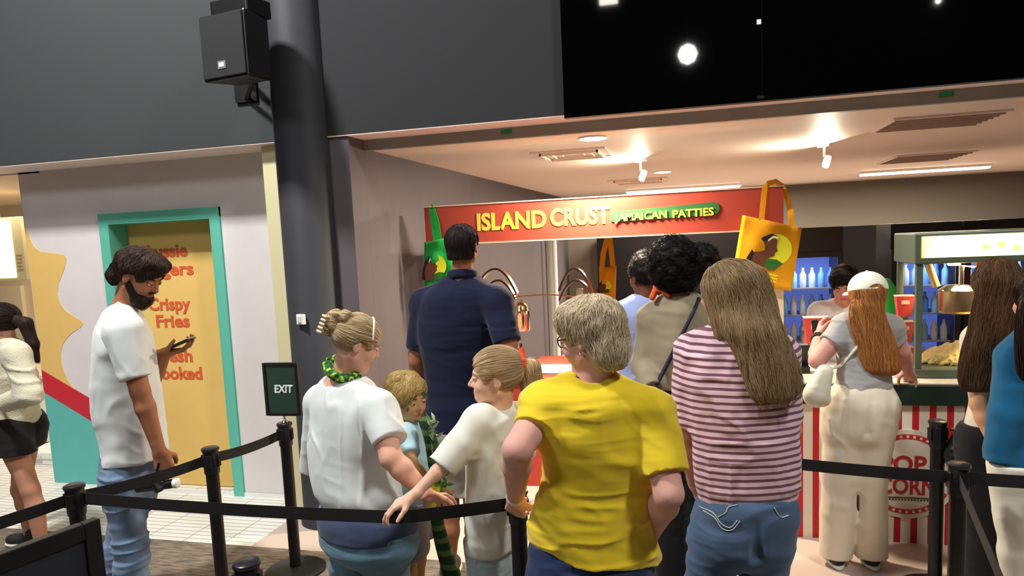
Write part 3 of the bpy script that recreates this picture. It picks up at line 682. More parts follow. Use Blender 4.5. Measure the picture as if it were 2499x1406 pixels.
# ------------------------------------------------------------------ red sign, its kiosk and bags
SY = 5.0
a = P(1035, 510, SY); b = P(1912, 447, SY); zt, zb2 = 2.115, 1.845; sx0, sx1 = a[0], b[0]
t = thing('kiosk_sign', 'long red sign board reading ISLAND CRUST JAMAICAN PATTIES', 'sign', ((sx0+sx1)/2, SY, zb2))
m_sred = mat('sign_red', (178, 70, 54), rough=0.55)
MB().box(sx0, sx1, SY, SY+0.05, zb2, zt).build('board', m_sred, t)
MB().box(sx0-0.004, sx1+0.004, SY-0.004, SY+0.054, zt, zt+0.008).build('top_edge', mat('edge_pale', (228, 206, 190)), t)
MB().box(sx0-0.004, sx1+0.004, SY-0.004, SY+0.054, zb2-0.008, zb2).build('bottom_edge', mat('edge_pale', (228, 206, 190)), t)
a = P(1163, 559, SY-0.003); b = P(1492, 545, SY-0.003)
text_mesh('lettering', 'ISLAND', 0.165, mat('sign_yellow', (228, 208, 84), rough=0.5), t, (P(1165, 560, SY)[0], SY-0.0015, P(1165, 562, SY)[2]), (1, 0, 0.0), (0, 0, 1), 0.002, fit=P(1334, 550, SY)[0]-P(1165, 560, SY)[0], offset=0.006)
text_mesh('lettering', 'CRUST', 0.165, mat('sign_yellow', (228, 208, 84), rough=0.5), t, (P(1343, 550, SY)[0], SY-0.0015, P(1343, 551, SY)[2]), (1, 0, 0.0), (0, 0, 1), 0.002, fit=P(1489, 545, SY)[0]-P(1343, 550, SY)[0], offset=0.006)
pa = P(1490, 530, SY); pb = P(1756, 508, SY); hz = 0.042; poly = []
for i in range(13): q = math.radians(90+180*i/12); poly.append((pa[0]+hz*0.4+math.cos(q)*hz*0.4, pa[2]+math.sin(q)*hz*0.8))
for i in range(13): q = math.radians(-90+180*i/12); poly.append((pb[0]-hz+math.cos(q)*hz, pb[2]+math.sin(q)*hz))
MB().prism(poly, SY-0.005, SY).build('green_lozenge', mat('lozenge_green', (58, 112, 64), rough=0.5), t)
w0 = P(1498, 545, SY)[0]; w1 = P(1742, 520, SY)[0]
for wd, xa, xb, dz in (('JAMAICAN', 1500, 1628, 0.0), ('PATTIES', 1642, 1742, 0.004)):
    xa, xb = P(xa, 540, SY)[0], P(xb, 520, SY)[0]
    text_mesh('lettering', wd, 0.070, mat('sign_yellow2', (226, 218, 90)), t, (xa, SY-0.0075, pa[2]-0.030+dz), (1, 0, 0.018), (0, 0, 1), 0.004, fit=xb-xa, offset=0.002)
# kiosk
kb = P(1300, 905, 5.15)
t = thing('food_kiosk', 'food kiosk with posts and a serving counter under the red sign', 'kiosk', (-0.7, 5.4, 0))
m_kred = mat('kiosk_red', (176, 62, 44), rough=0.5)
MB().box(sx0, sx1-0.05, SY+0.12, SY+0.75, 0, 0.80).build('counter_front', m_kred, t)
MB().box(sx0-0.01, sx1-0.03, SY+0.08, SY+0.78, 0.80, 0.84).build('worktop', mat('kiosk_top', (150, 70, 52), rough=0.3), t, bevel=0.005)
pw = P(1884, 800, SY)[0]
MB().box(pw, sx1, SY+0.006, SY+0.06, 0, zb2-0.009).build('corner_post', mat('post_beige', (206, 190, 164), rough=0.6), t)
MB().box(sx0+0.01, sx0+0.05, SY+0.006, SY+0.06, 0, zb2-0.009).build('corner_post', mat('post_beige', (206, 190, 164)), t)
MB().box(sx0+0.01, sx0+0.05, SY+0.7, SY+0.75, 0.84, zb2).build('corner_post', mat('post_beige', (206, 190, 164)), t)
MB().box(pw, sx1, SY+0.7, SY+0.75, 0.80, zb2).build('corner_post', mat('post_beige', (206, 190, 164)), t)
MB().box(sx0, sx1, SY+0.055, SY+0.76, zb2-0.0, zb2+0.02).build('canopy_frame', mat('canopy_grey', (110, 108, 106)), t)
# food warmer with lit trays
t = thing('food_warmer', 'brightly lit food tray warmer on the kiosk counter behind the white haired woman', 'food warmer', (-1.1, 5.3, 0.84))
wx0, wx1 = P(1295, 900, 5.12)[0], P(1420, 900, 5.12)[0]
MB().box(wx0, wx1, 5.14, 5.5, 0.84, 0.865).build('tray', m_chrome, t, bevel=0.004)
MB().box(wx0+0.02, wx1-0.02, 5.145, 5.48, 0.866, 0.925).build('lit_glass', mat('warm_lit', (255, 240, 196), emit=(255, 232, 180), estr=9), t)
MB().box(wx0, wx1, 5.14, 5.5, 0.926, 0.932).build('lid', mat('warm_lid', (150, 70, 50), rough=0.4), t, bevel=0.003)
area('food_warmer_light', ((wx0+wx1)/2, 5.3, 1.30), 0.25, 5, (1, 0.75, 0.5))
# arched heat lamps
def arc(p0, p1, p2, Y, n=16):
    """circle-like arch through three pixels on plane Y"""
    A, Bm, C_ = P(*p0, Y), P(*p1, Y), P(*p2, Y); out = []
    ctrl = 2*Bm-(A+C_)/2
    for i in range(n+1):
        s = i/n; out.append((1-s)**2*A+2*s*(1-s)*ctrl+s*s*C_)
    return out
def arch_band(mb, pts, wd, th):
    V = []; Fc = []
    for k, p in enumerate(pts):
        tt = pts[min(k+1, len(pts)-1)]-pts[max(k-1, 0)]; tt /= np.linalg.norm(tt); nn = np.array([-tt[2], 0, tt[0]])*th
        V += [p+nn+[0, -wd, 0], p-nn+[0, -wd, 0], p-nn+[0, wd, 0], p+nn+[0, wd, 0]]
    for k in range(len(pts)-1):
        for i in range(4): j = (i+1) % 4; Fc.append((4*k+i, 4*k+j, 4*k+4+j, 4*k+4+i))
    Fc += [(3, 2, 1, 0), tuple(4*(len(pts)-1)+i for i in range(4))]
    mb.add(V, Fc); return mb
t = thing('heat_lamp_stand', 'copper and chrome arched heat lamp stand on the kiosk counter', 'heat lamp', (-1.15, 5.3, 0.84))
for pts, wd in ((((1172, 688), (1217, 657), (1262, 716)), 0.03), (((1176, 722), (1219, 684), (1258, 730)), 0.03), (((1365, 710), (1404, 655), (1447, 716)), 0.03), (((1366, 733), (1404, 684), (1446, 722)), 0.03)):
    arch_band(MB(), arc(*pts, 5.25), wd, 0.007).build('arch_band', m_brass, t, True)
pl = P(1172, 715, 5.25); pr = P(1447, 718, 5.25)
MB().tube([(pl[0], 5.25, pl[2]), (pl[0], 5.25, 0.845)], 0.012).build('upright', m_chrome, t, True)
MB().tube([(pr[0], 5.25, pr[2]), (pr[0], 5.25, 0.845)], 0.012).build('upright', m_chrome, t, True)
MB().tube(arc((1240, 728), (1320, 720), (1400, 724), 5.25), 0.005, 8).build('cross_bar', m_brass, t, True)
MB().tube([P(1262, 716, 5.25), P(1240, 728, 5.25)], 0.006, 8).build('link', m_brass, t, True)
for px, py in ((1271, 730), (1385, 742)):
    p = P(px, py, 5.25); sz = 1.0
    s_ = thing('heat_lamp', ['chrome pendant heat lamp with an orange glow, left one under the arches', 'chrome pendant heat lamp just above the white haired head'][px > 1300], 'heat lamp', (p[0], 5.25, p[2]))
    MB().lathe((p[0], 5.25, p[2]), [(0.008, 0), (0.008, -0.02), (0.03, -0.03), (0.05, -0.055), (0.058, -0.09)][::-1], 28).build('lamp_cap', mat('lamp_gold', (236, 206, 150), rough=0.18, metal=1.0), s_, True)
    MB().lathe((p[0], 5.25, p[2]-0.24), [(0.054, 0), (0.062, 0.01), (0.060, 0.15)], 28).build('lamp_shade', mat('shade_chrome', (226, 190, 176), rough=0.15, metal=1.0), s_, True)
    MB().lathe((p[0], 5.20, p[2]-0.22), [(0.012, 0), (0.018, 0.02), (0.018, 0.1), (0.01, 0.12)], 16).build('glow_strip', mat('heat_glow', (255, 120, 70), emit=(255, 110, 60), estr=1.6), s_, True)
# small black dispenser with silver top by the lamps
p = P(1403, 715, 5.3)
t = thing('pump_bottle', 'black and silver pump bottle beside the right heat lamp arches', 'bottle', (p[0], 5.4, 0.84))
MB().lathe((p[0]+0.02, 5.4, 0.84), [(0.04, 0), (0.04, 0.45), (0.03, 0.52)], 20).build('bottle_body', m_blackp, t, True)
MB().lathe((p[0]+0.02, 5.4, 1.36), [(0.026, 0), (0.026, 0.1), (0.02, 0.105)], 20).build('silver_collar', m_white, t, True)

# tote bags
def face_print(t, C_, ax, az, s, yoff, flip=1, yellow=(226, 226, 40)):
    """portrait print: hair, face, yellow head wrap, green collar as thin printed shapes"""
    C_ = np.array(C_); ax = np.array(ax); az = np.array(az); nn = np.cross(ax, az)   # towards the viewer when ax x az = -Y
    def shp(name, pts, m, lay):
        V = [C_+ax*u*s*flip+az*v*s+nn*(yoff+0.0006*lay) for u, v in pts]+[C_+ax*u*s*flip+az*v*s+nn*(yoff+0.0006*lay-0.0005) for u, v in pts]
        n = len(pts); mesh_np(name, V, [tuple(range(n)), tuple(range(2*n-1, n-1, -1))]+[(i, i+n, (i+1) % n+n, (i+1) % n) for i in range(n)], m, t)
    oval = [(0.5*math.cos(q)+0.02, 0.52*math.sin(q)) for q in np.linspace(0, 2*math.pi, 30)[:-1]]
    shp('portrait_print', [(0.5*math.cos(q)+0.18, 0.5*math.sin(q)+0.08) for q in np.linspace(-1.9, 2.2, 24)]+[(-0.05, 0.1)], mat('print_yellow', yellow, rough=0.8), 1)
    shp('portrait_print', [(-0.62, -0.4), (-0.5, 0.0), (-0.3, 0.38), (-0.05, 0.55), (0.14, 0.52), (0.0, 0.3), (-0.2, 0.0), (-0.3, -0.5)], mat('print_black', (32, 22, 18), rough=0.8), 2)
    shp('portrait_print', [(-0.45, -0.5), (-0.42, -0.1), (-0.22, 0.25), (0.02, 0.45), (0.16, 0.40), (0.2, 0.15), (0.26, 0.05), (0.2, -0.02), (0.2, -0.14), (0.08, -0.2), (0.0, -0.3), (0.05, -0.5)], mat('print_brown', (104, 58, 36), rough=0.8), 3)
    shp('portrait_print', [(-0.12, 0.34), (0.0, 0.5), (0.16, 0.5), (0.17, 0.43), (0.02, 0.42), (-0.1, 0.28)], mat('print_band', (240, 236, 200), rough=0.8), 4)
    shp('portrait_print', [(0.02, -0.25), (0.3, -0.22), (0.52, -0.3), (0.3, -0.55), (0.0, -0.55)], mat('print_green', (40, 110, 40), rough=0.8), 4)
def tote(lab, quad, Y, color, mname, strapx, strap_top, pr, txt=True, lean=0.0):
    A, B_, C2, D = [P(x, y, Y) for x, y in quad]          # tl tr br bl
    t = thing('tote_bag', lab, 'bag', ((A[0]+B_[0])/2, Y, (A[2]+C2[2])/2), 'hanging tote bags' if False else None)
    m = cloth(mname, color, bump=0.4, bscale=180); n = 14; V = []; Fc = []
    for side in (0, 1):
        for j in range(n+1):
            for i in range(n+1):
                u, v = i/n, j/n; p = (A*(1-u)+B_*u)*(1-v)+(D*(1-u)+C2*u)*v
                edge = min(1, 4*u, 4*(1-u), 3*(1-v)+0.05)
                q = p+np.array([0, (-1 if side == 0 else 1)*(0.004+0.014*edge*math.sin(math.pi*min(1, v+0.1)))+0.006*math.sin(u*9+v*5)*edge+0.004*math.sin(v*17-u*6)*edge, 0]); V.append(q)
    N = (n+1)**2
    for s in (0, 1):
        for j in range(n):
            for i in range(n):
                a = s*N+j*(n+1)+i; f = (a, a+n+1, a+n+2, a+1); Fc.append(f if s == 0 else f[::-1])
    rim = [j*(n+1) for j in range(n+1)]+[n*(n+1)+i for i in range(1, n+1)]+[(n-j)*(n+1)+n for j in range(1, n+1)]+[n-i for i in range(1, n)]
    for k in range(len(rim)): a, b = rim[k], rim[(k+1) % len(rim)]; Fc.append((a, a+N, b+N, b))
    mesh_np('bag_body', V, Fc, m, t, True)
    for st in strapx:
        pts = [P(x, y, yy) for x, y, yy in st]
        # dense ribbon facing the viewer
        k = MB(); VV = []; FF = []; w_ = pr.get('sw', 0.017)
        for i, p in enumerate(pts):
            tt = pts[min(i+1, len(pts)-1)]-pts[max(i-1, 0)]; tt /= np.linalg.norm(tt); sd = np.cross(tt, [0, 1, 0]); 
            if np.linalg.norm(sd) < 0.3: sd = np.array([1.0, 0, 0])
            sd = sd/np.linalg.norm(sd)*w_; nn = np.cross(sd, tt); nn = nn/np.linalg.norm(nn)*0.0018
            VV += [p-sd-nn, p+sd-nn, p+sd+nn, p-sd+nn]
        for i in range(len(pts)-1):
            for q in range(4): j = (q+1) % 4; FF.append((4*i+q, 4*i+j, 4*i+4+j, 4*i+4+q))
        FF += [(3, 2, 1, 0), tuple(4*(len(pts)-1)+q for q in range(4))]
        k.add(VV, FF); k.build('strap', m, t)
    ux = (B_-A)/np.linalg.norm(B_-A); uz = np.cross([0, -1, 0], ux)*1.0; uz = uz if uz[2] > 0 else -uz
    cen = P(*pr['c'], Y); face_print(t, cen, ux, uz, pr['s'], pr['off'])
    if txt:
        kk = MB()
        for r_ in range(3): kk.obox(cen-uz*(pr['s']*0.72+r_*0.02)+ux*0.01+np.array([0, -0.024, 0]), ux, np.cross(ux, uz), uz, pr['s']*0.42, 0.0006, 0.004)
        kk.build('printed_lines', mat('print_yellow', (226, 226, 40)), t)
    return t
m_y = (236, 164, 22)
tote('yellow tote bag with a printed portrait hung over the right end of the red sign', [(1812, 525), (1957, 556), (1931, 711), (1784, 690)], 4.955, m_y, 'tote_yellow',
     [[(1858, 538, 4.945), (1862, 500, 4.96), (1866, 462, 4.972), (1876, 447, 4.985), (1893, 443, 5.02), (1906, 452, 5.075), (1914, 480, 5.08)],
      [(1932, 556, 4.965), (1930, 520, 5.0), (1922, 485, 5.03), (1910, 456, 5.075)]], None, dict(c=(1876, 612), s=0.20, off=0.020))
tote('small yellow tote bag hung under the middle of the red sign', [(1462, 655), (1504, 648), (1502, 735), (1464, 735)], 5.62, m_y, 'tote_yellow',
     [[(1468, 662, 5.61), (1472, 620, 5.61), (1481, 584, 5.61), (1489, 577, 5.62)], [(1496, 655, 5.62), (1492, 615, 5.62), (1488, 580, 5.62)]], None, dict(c=(1474, 700), s=0.09, off=0.020, sw=0.02), txt=False)
tote('green tote bag with a printed portrait hung over the left end of the red sign', [(1036, 592), (1112, 575), (1118, 690), (1036, 705)], 4.955, (30, 160, 66), 'tote_green',
     [[(1064, 590, 4.945), (1058, 550, 4.975), (1053, 515, 4.985), (1051, 505, 5.0), (1052, 503, 5.05)], [(1072, 590, 4.945), (1066, 545, 4.975), (1056, 512, 4.99), (1052, 503, 5.04)]], None, dict(c=(1058, 655), s=0.16, off=0.020, sw=0.02), txt=False)

# ------------------------------------------------------------------ fridges behind
def fridge(lab, x0, x1, Y):
    t = thing('drinks_fridge', lab, 'fridge', ((x0+x1)/2, Y, 0))
    b = MB(); b.box(x0, x1, Y+0.55, Y+0.6, 0, 1.84).box(x0, x0+0.04, Y, Y+0.55, 0, 1.84).box(x1-0.04, x1, Y, Y+0.55, 0, 1.84).box(x0+0.04, x1-0.04, Y, Y+0.55, 1.58, 1.84).box(x0+0.04, x1-0.04, Y, Y+0.55, 0, 0.3)
    b.build('cabinet', m_blackp, t)
    MB().box(x0+0.041, x1-0.041, Y+0.53, Y+0.549, 0.301, 1.579).build('lit_back', mat('fridge_glow', (120, 140, 210), emit=(96, 120, 215), estr=0.55), t)
    for k in range(4): MB().box(x0+0.041, x1-0.041, Y+0.1, Y+0.529, 0.42+k*0.27, 0.432+k*0.27).build('shelf', m_steel, t)
    fr = MB(); fr.box(x0, x0+0.05, Y-0.04, Y-0.002, 0.28, 1.6).box(x1-0.05, x1, Y-0.04, Y-0.002, 0.28, 1.6).box(x0+0.05, x1-0.05, Y-0.04, Y-0.002, 1.55, 1.6).box(x0+0.05, x1-0.05, Y-0.04, Y-0.002, 0.28, 0.33)
    fr.build('door_frame', m_blackm, t); MB().box(x0+0.051, x1-0.051, Y-0.024, Y-0.02, 0.331, 1.549).build('door_glass', m_glass, t)
    area('fridge_light', ((x0+x1)/2, Y+0.04, 1.56), 0.3, 3.5, (0.6, 0.75, 1.0), sy=0.05)
    return t
FYY = 7.6
fs = [('blue lit drinks fridge seen between the beige post and the clerk', 0.72, 1.32), ('blue lit drinks fridge seen through the popcorn machine', 1.74, 2.34), ('blue lit drinks fridge at the right behind the popcorn machine', 2.36, 2.96)]
rs = np.random.RandomState(8)
cols = [(210, 235, 250), (150, 210, 245), (120, 170, 235), (225, 230, 240), (90, 140, 220)]
for fi, (lab, xa, xb) in enumerate(fs):
    fridge(lab, xa, xb, FYY)
    for row in range(4):
        nbt = 6
        for i in range(nbt):
            x = xa+0.085+i*(xb-xa-0.17)/(nbt-1); z = 0.4325+row*0.27; c = cols[(i*7+row*3+fi*2) % 5]
            b = MB().lathe((x, FYY+0.16, z), [(0.03, 0), (0.032, 0.01), (0.032, 0.13), (0.012, 0.17), (0.013, 0.2)], 10).build('bottle', mat('bottle_%d_%d_%d' % c, c, rough=0.25), None, True)
            tag(b, 'bottle on the shelves of the %s' % lab.replace('blue lit ', ''), 'bottle', 'bottles in the ' + lab.replace('blue lit ', ''))
t = thing('price_rail', 'thin pale shelf rail on the dark partition above the left fridge', 'shelf', (1.0, 11.35, 1.6))
for xa, xb, zz in ((1.2, 1.75, 1.44),): MB().box(xa, xb, 11.2, 11.399, zz, zz+0.03).build('rail', m_white, t)
MB().box(1.3, 1.65, 11.25, 11.399, 1.40, 1.44).build('bracket', m_steel, t)

# ------------------------------------------------------------------ queue barriers
STZ = 0.88
def stanchion(x, y, lab, n_slots=4):
    t = thing('stanchion', lab, 'stanchion', (x, y, 0))
    MB().lathe((x, y, 0), [(0.17, 0.0), (0.17, 0.012), (0.15, 0.022), (0.035, 0.032), (0.034, 0.05)], 40).build('base', m_blackm, t, True)
    MB().lathe((x, y, 0.045), [(0.032, 0), (0.032, 0.70)], 24).build('pole', m_blackm, t, True)
    MB().lathe((x, y, 0.745), [(0.036, 0), (0.038, 0.01), (0.038, 0.115), (0.036, 0.118)], 24).build('belt_head', m_blackp, t, True)
    MB().lathe((x, y, 0.863), [(0.042, 0), (0.044, 0.004), (0.043, 0.013), (0.036, 0.017)], 28).build('cap', mat('cap_satin', (30, 30, 34), rough=0.28, spec=0.7), t, True)
    for q in range(4):
        a = q*math.pi/2+0.3; d = np.array([math.cos(a), math.sin(a), 0])
        MB().obox(np.array([x, y, 0.812])+d*0.038, d, (-d[1], d[0], 0), (0, 0, 1), 0.006, 0.016, 0.032).build('belt_clip', m_blackp, t, bevel=0.002)
    return t
S = dict(left=(-2.66, 2.45), mid=(-2.42, 3.04), exit=(-2.31, 3.54), near=(-1.41, 1.89), yel=(-0.715, 2.64), hid=(0.2, 3.34), r1=(0.985, 3.17), r2=(1.105, 3.86), off=(0.62, 1.15), offl=(-3.05, 1.45), offr=(2.2, 3.15), off2=(-0.55, 1.2), offr2=(2.4, 3.9))
stanchion(*S['left'], 'black stanchion between the black framed panel and the man with the phone')
stanchion(*S['mid'], 'black stanchion in front of the amber door')
stanchion(*S['exit'], 'black stanchion carrying the EXIT sign')
stanchion(*S['near'], 'nearest black stanchion, only its cap showing at the bottom edge')
stanchion(*S['yel'], 'black stanchion beside the woman in the yellow shirt')
stanchion(*S['hid'], 'black stanchion hidden behind the woman in the striped top')
stanchion(*S['r1'], 'black stanchion nearer of the two before the striped counter')
stanchion(*S['r2'], 'black stanchion farther of the two before the striped counter')
m_belt = cloth('belt_webbing', (26, 25, 27), rough=0.65, bump=0.3, bscale=500, spec=0.35, sheen=0.05)
def belt(a, b, lab, sag=0.02, mid=None, n=18):
    A = np.array([*a, 0.843]); B_ = np.array([*b, 0.843]); d = (B_-A)/np.linalg.norm(B_-A); A = A+d*0.042; B_ = B_-d*0.042; pts = []
    if mid is not None:
        mid = np.array(mid)
        for i in range(n+1):
            s = i/n; pts.append(A*(1-s)+mid*s-np.array([0, 0, sag*4*s*(1-s)]))
        for i in range(1, n+1):
            s = i/n; pts.append(mid*(1-s)+B_*s-np.array([0, 0, sag*s*(1-s)]))
    else:
        for i in range(n+1):
            s = i/n; pts.append(A*(1-s)+B_*s-np.array([0, 0, sag*4*s*(1-s)]))
    o = MB().ribbon(pts, 0.052, 0.0012).build('barrier_belt', m_belt, None, True); tag(o, lab, 'belt'); return o
belt(S['offl'], S['left'], 'black belt from the left edge to the first stanchion', 0.015)
belt(S['left'], S['mid'], 'black belt rising past the man in white towards the middle stanchion', 0.012)
belt(S['mid'], S['exit'], 'black belt between the middle stanchion and the EXIT stanchion', 0.012)
HANDP = P(975, 1247, 2.50)
belt(S['left'], S['yel'], 'long black belt pressed down by the small girl\'s hand', 0.01, mid=HANDP)
belt(S['near'], S['off2'], 'black belt along the bottom edge from the nearest stanchion', 0.02)
belt(S['hid'], S['r1'], 'black belt crossing in front of the woman in cream trousers', 0.006)
belt(S['r1'], S['offr'], 'black belt running to the right edge before the woman in black', 0.01)
belt(S['r1'], S['off'], 'black belt slanting down towards the bottom right edge', 0.01)
for k, lb in (('offl', 'black stanchion beyond the left edge'), ('off', 'black stanchion below the bottom edge at right'), ('offr', 'black stanchion beyond the right edge'), ('off2', 'black stanchion below the bottom edge in the middle')):
    stanchion(*S[k], lb)
# exit sign on its stanchion
p1 = P(636, 884, 3.54); p2 = P(733, 880, 3.54); p3 = P(741, 1015, 3.54); p4 = P(645, 1020, 3.54)
ctr = (p1+p2+p3+p4)/4; hw = 0.107; hh = 0.152
t = thing('exit_sign', 'dark green framed EXIT sign on top of a stanchion', 'sign', (ctr[0], 3.54, 0.88))
ax_ = np.array([1, 0.05, 0.0]); ax_ /= np.linalg.norm(ax_); az_ = np.array([0.0, 0, 1.0]); ay_ = np.array([-0.05, 1, 0]); ay_ /= np.linalg.norm(ay_)
f = MB()
for s in (-1, 1): f.obox(ctr+ax_*s*(hw-0.008), ax_, ay_, az_, 0.009, 0.01, hh); f.obox(ctr+az_*s*(hh-0.008), ax_, ay_, az_, hw-0.0175, 0.01, 0.009)
f.build('frame', m_blackp, t, bevel=0.002)
MB().obox(ctr, ax_, ay_, az_, hw-0.0175, 0.004, hh-0.0175).build('panel', mat('exit_green', (38, 62, 54), rough=0.35), t)
text_mesh('lettering', 'EXIT', 0.062, mat('letter_white', (240, 242, 240), rough=0.5), t, ctr-ax_*0.045-az_*0.018-ay_*0.0052, ax_, az_, 0.002, fit=0.115, offset=0.0015, shear=0.1)
MB().lathe((ctr[0]+0.0, 3.54, 0.879), [(0.011, 0), (0.02, 0.004), (0.006, 0.02), (0.006, max(0.03, ctr[2]-hh-0.878))], 16).build('stem', m_chrome, t, True)
# black framed panel at the lower left
t = thing('framed_panel', 'black framed panel stand at the lower left corner', 'panel', (-2.2, 1.6, 0))
A = np.array([-2.18, 2.09, 0.9]); d_ = np.array([-0.08, -0.32, 0]); d_ /= np.linalg.norm(d_); n_ = np.array([d_[1], -d_[0], 0])*-1
L_ = 1.1; f = MB(); zc = 0.54; hh = 0.36
ctr = A+d_*L_/2; ctr[2] = zc
f.obox(A+d_*0.03+[0, 0, zc-A[2]], d_, n_, az_, 0.03, 0.02, hh); f.obox(A+d_*(L_-0.03)+[0, 0, zc-A[2]], d_, n_, az_, 0.03, 0.02, hh)
f.obox(ctr+az_*(hh-0.03), d_, n_, az_, L_/2-0.06, 0.02, 0.03); f.obox(ctr-az_*(hh-0.03), d_, n_, az_, L_/2-0.06, 0.02, 0.03)
f.build('frame', m_blackp, t, bevel=0.004)
MB().obox(ctr, d_, n_, az_, L_/2-0.059, 0.006, hh-0.059).build('panel', mat('panel_navy', (38, 42, 52), rough=0.5), t)
MB().obox((ctr[0], ctr[1], 0.09), d_, n_, az_, 0.03, 0.02, 0.0899).build('post', m_blackm, t)
MB().obox((ctr[0], ctr[1], 0.012), d_, n_, az_, 0.3, 0.16, 0.012).build('foot', m_blackm, t)
# ------------------------------------------------------------------ people: builders
UP = np.array([0, 0, 1.0])
def J(p):
    """joint: pixel column, pixel row, distance into the room -> point in the room"""
    return np.array(p, float) if isinstance(p, np.ndarray) else P(*p)
def unit(v): v = np.array(v, float); return v/(np.linalg.norm(v)+1e-12)
def fwd(deg): a = math.radians(deg); return np.array([math.sin(a), math.cos(a), 0])
def rgt(deg): a = math.radians(deg); return np.array([math.cos(a), -math.sin(a), 0])
def sil(rows, Y, theta, ratio=0.7, dy=None):
    """stations from outline rows (py, xl, xr[, ratio]) of a body seen at distance Y, facing theta"""
    st = []
    for r_ in rows:
        py, xl, xr = r_[:3]; rt = r_[3] if len(r_) > 3 else ratio
        yy = Y+(dy(py) if dy else 0)
        A, B_ = P(xl, py, yy), P(xr, py, yy); m = (A+B_)/2; al = math.atan2(m[0], m[1]); ph = math.radians(theta)-al
        wv = np.linalg.norm((A-B_)[:2])/2*math.cos(al); a = wv/math.sqrt(math.cos(ph)**2+(rt*math.sin(ph))**2)
        st.append((m[2], m[0], m[1], a, a*rt))
    # monotonic z
    st = sorted(st); return st
class Head:
    def __init__(s, c, yaw, pitch=0, roll=0, sc=1.0):
        s.c = J(c); s.s = sc; f = fwd(yaw)*math.cos(math.radians(pitch))+UP*math.sin(math.radians(pitch)); s.f = unit(f)
        r = unit(np.cross(s.f, UP)); u = np.cross(r, s.f); a = math.radians(roll); s.r = r*math.cos(a)+u*math.sin(a); s.u = -r*math.sin(a)+u*math.cos(a)
    def w(s, x, y, z): return s.c+(s.r*x+s.f*y+s.u*z)*s.s
    def loc(s, Q): q = (Q-s.c)/s.s; return q@np.array([s.r, s.f, s.u]).T
    def ell(s, c, r): return ell(s.w(*c), np.array(r)*s.s, s.r, s.f, s.u)
    def cap(s, a, b, ra, rb=None): return cap(s.w(*a), s.w(*b), ra*s.s, (ra if rb is None else rb)*s.s)
def add_head(S_, h, child=False, beak=1.0):
    S_.add(h.ell((0, -0.014, 0.030), (0.074, 0.094, 0.078)), 0.02)
    S_.add(h.ell((0, 0.022, -0.022), (0.062, 0.066, 0.082)), 0.02)
    j = 0.8 if child else 1.0
    S_.add(h.cap((-0.045, 0.0, -0.055), (0, 0.058, -0.090*j-0.005), 0.020, 0.021), 0.02)
    S_.add(h.cap((0.045, 0.0, -0.055), (0, 0.058, -0.090*j-0.005), 0.020, 0.021), 0.02)
    S_.add(h.cap((-0.03, 0.073, 0.020), (0.03, 0.073, 0.020), 0.012), 0.012)
    for s in (-1, 1):
        S_.add(h.ell((s*0.036, 0.058, -0.032), (0.022, 0.022, 0.024)), 0.015)
        S_.sub(h.ell((s*0.030, 0.094, 0.000), (0.017, 0.014, 0.012)), 0.008)
    S_.add(h.cap((0, 0.084, 0.004), (0, 0.101*beak, -0.026), 0.0065, 0.0095), 0.008)
    S_.add(h.cap((-0.010, 0.090, -0.030), (0.010, 0.090, -0.030), 0.0065), 0.006)
    S_.add(h.cap((-0.017, 0.080, -0.053), (0.017, 0.080, -0.053), 0.0065), 0.006)
    S_.add(h.cap((-0.014, 0.079, -0.064), (0.014, 0.079, -0.064), 0.0065), 0.005)
    S_.sub(h.cap((-0.02, 0.092, -0.0585), (0.02, 0.092, -0.0585), 0.003), 0.003)
    for s in (-1, 1):
        S_.add(h.ell((s*0.075, -0.008, -0.008), (0.009, 0.017, 0.030)), 0.005)
        S_.sub(h.ell((s*0.086, -0.004, -0.004), (0.006, 0.009, 0.017)), 0.004)
def add_hand(S_, wr, d, palm, thumb, sc=1.0, curl=(0.3, 0.35, 0.4, 0.45), tcurl=0.3, spread=0.10, k=0.004):
    """wr wrist, d pointing direction, palm normal, thumb side direction; curls in radians per joint"""
    d = unit(d); palm = unit(palm-np.dot(palm, d)*d); thumb = unit(np.cross(d, palm))*(1 if np.dot(np.cross(d, palm), thumb) > 0 else -1)
    S_.add(cap(wr-d*0.03*sc, wr+d*0.018*sc, 0.021*sc, 0.022*sc), 0.018)
    offs = (0.030, 0.010, -0.010, -0.028); ln = ((0.045, 0.026, 0.021), (0.050, 0.030, 0.022), (0.046, 0.028, 0.021), (0.036, 0.021, 0.018)); ml = (0.088, 0.092, 0.086, 0.078)
    for i in range(4):
        b = wr+thumb*offs[i]*0.62*sc; kn = wr+(d*ml[i]+thumb*offs[i])*sc
        S_.add(cap(b+d*0.015*sc, kn, 0.0135*sc, 0.0115*sc), 0.014*sc)
    for i in range(4):
        kn = wr+(d*ml[i]+thumb*offs[i])*sc; p = kn; a = 0; cv = curl[i]; dd0 = unit(d+thumb*offs[i]*spread*20)
        for q in range(3):
            a += cv*(0.9 if q == 0 else 1.15); dd = dd0*math.cos(a)+palm*math.sin(a); p2 = p+dd*ln[i][q]*sc
            S_.add(cap(p, p2, (0.0098-0.0008*q)*sc, (0.0090-0.0009*q)*sc), k); p = p2
    b = wr+(d*0.022+thumb*0.020+palm*0.006)*sc; m1 = b+unit(d*0.62+thumb*0.70+palm*0.35)*0.042*sc
    dd = unit(d*0.85+thumb*(0.5-tcurl)+palm*(0.25+tcurl)); m2 = m1+dd*0.032*sc; m3 = m2+unit(dd+palm*tcurl*0.6-thumb*tcurl*0.5)*0.026*sc
    S_.add(cap(b, m1, 0.0150*sc, 0.0125*sc), 0.012*sc); S_.add(cap(m1, m2, 0.0115*sc, 0.0105*sc), 0.005); S_.add(cap(m2, m3, 0.0105*sc, 0.0088*sc), 0.004)
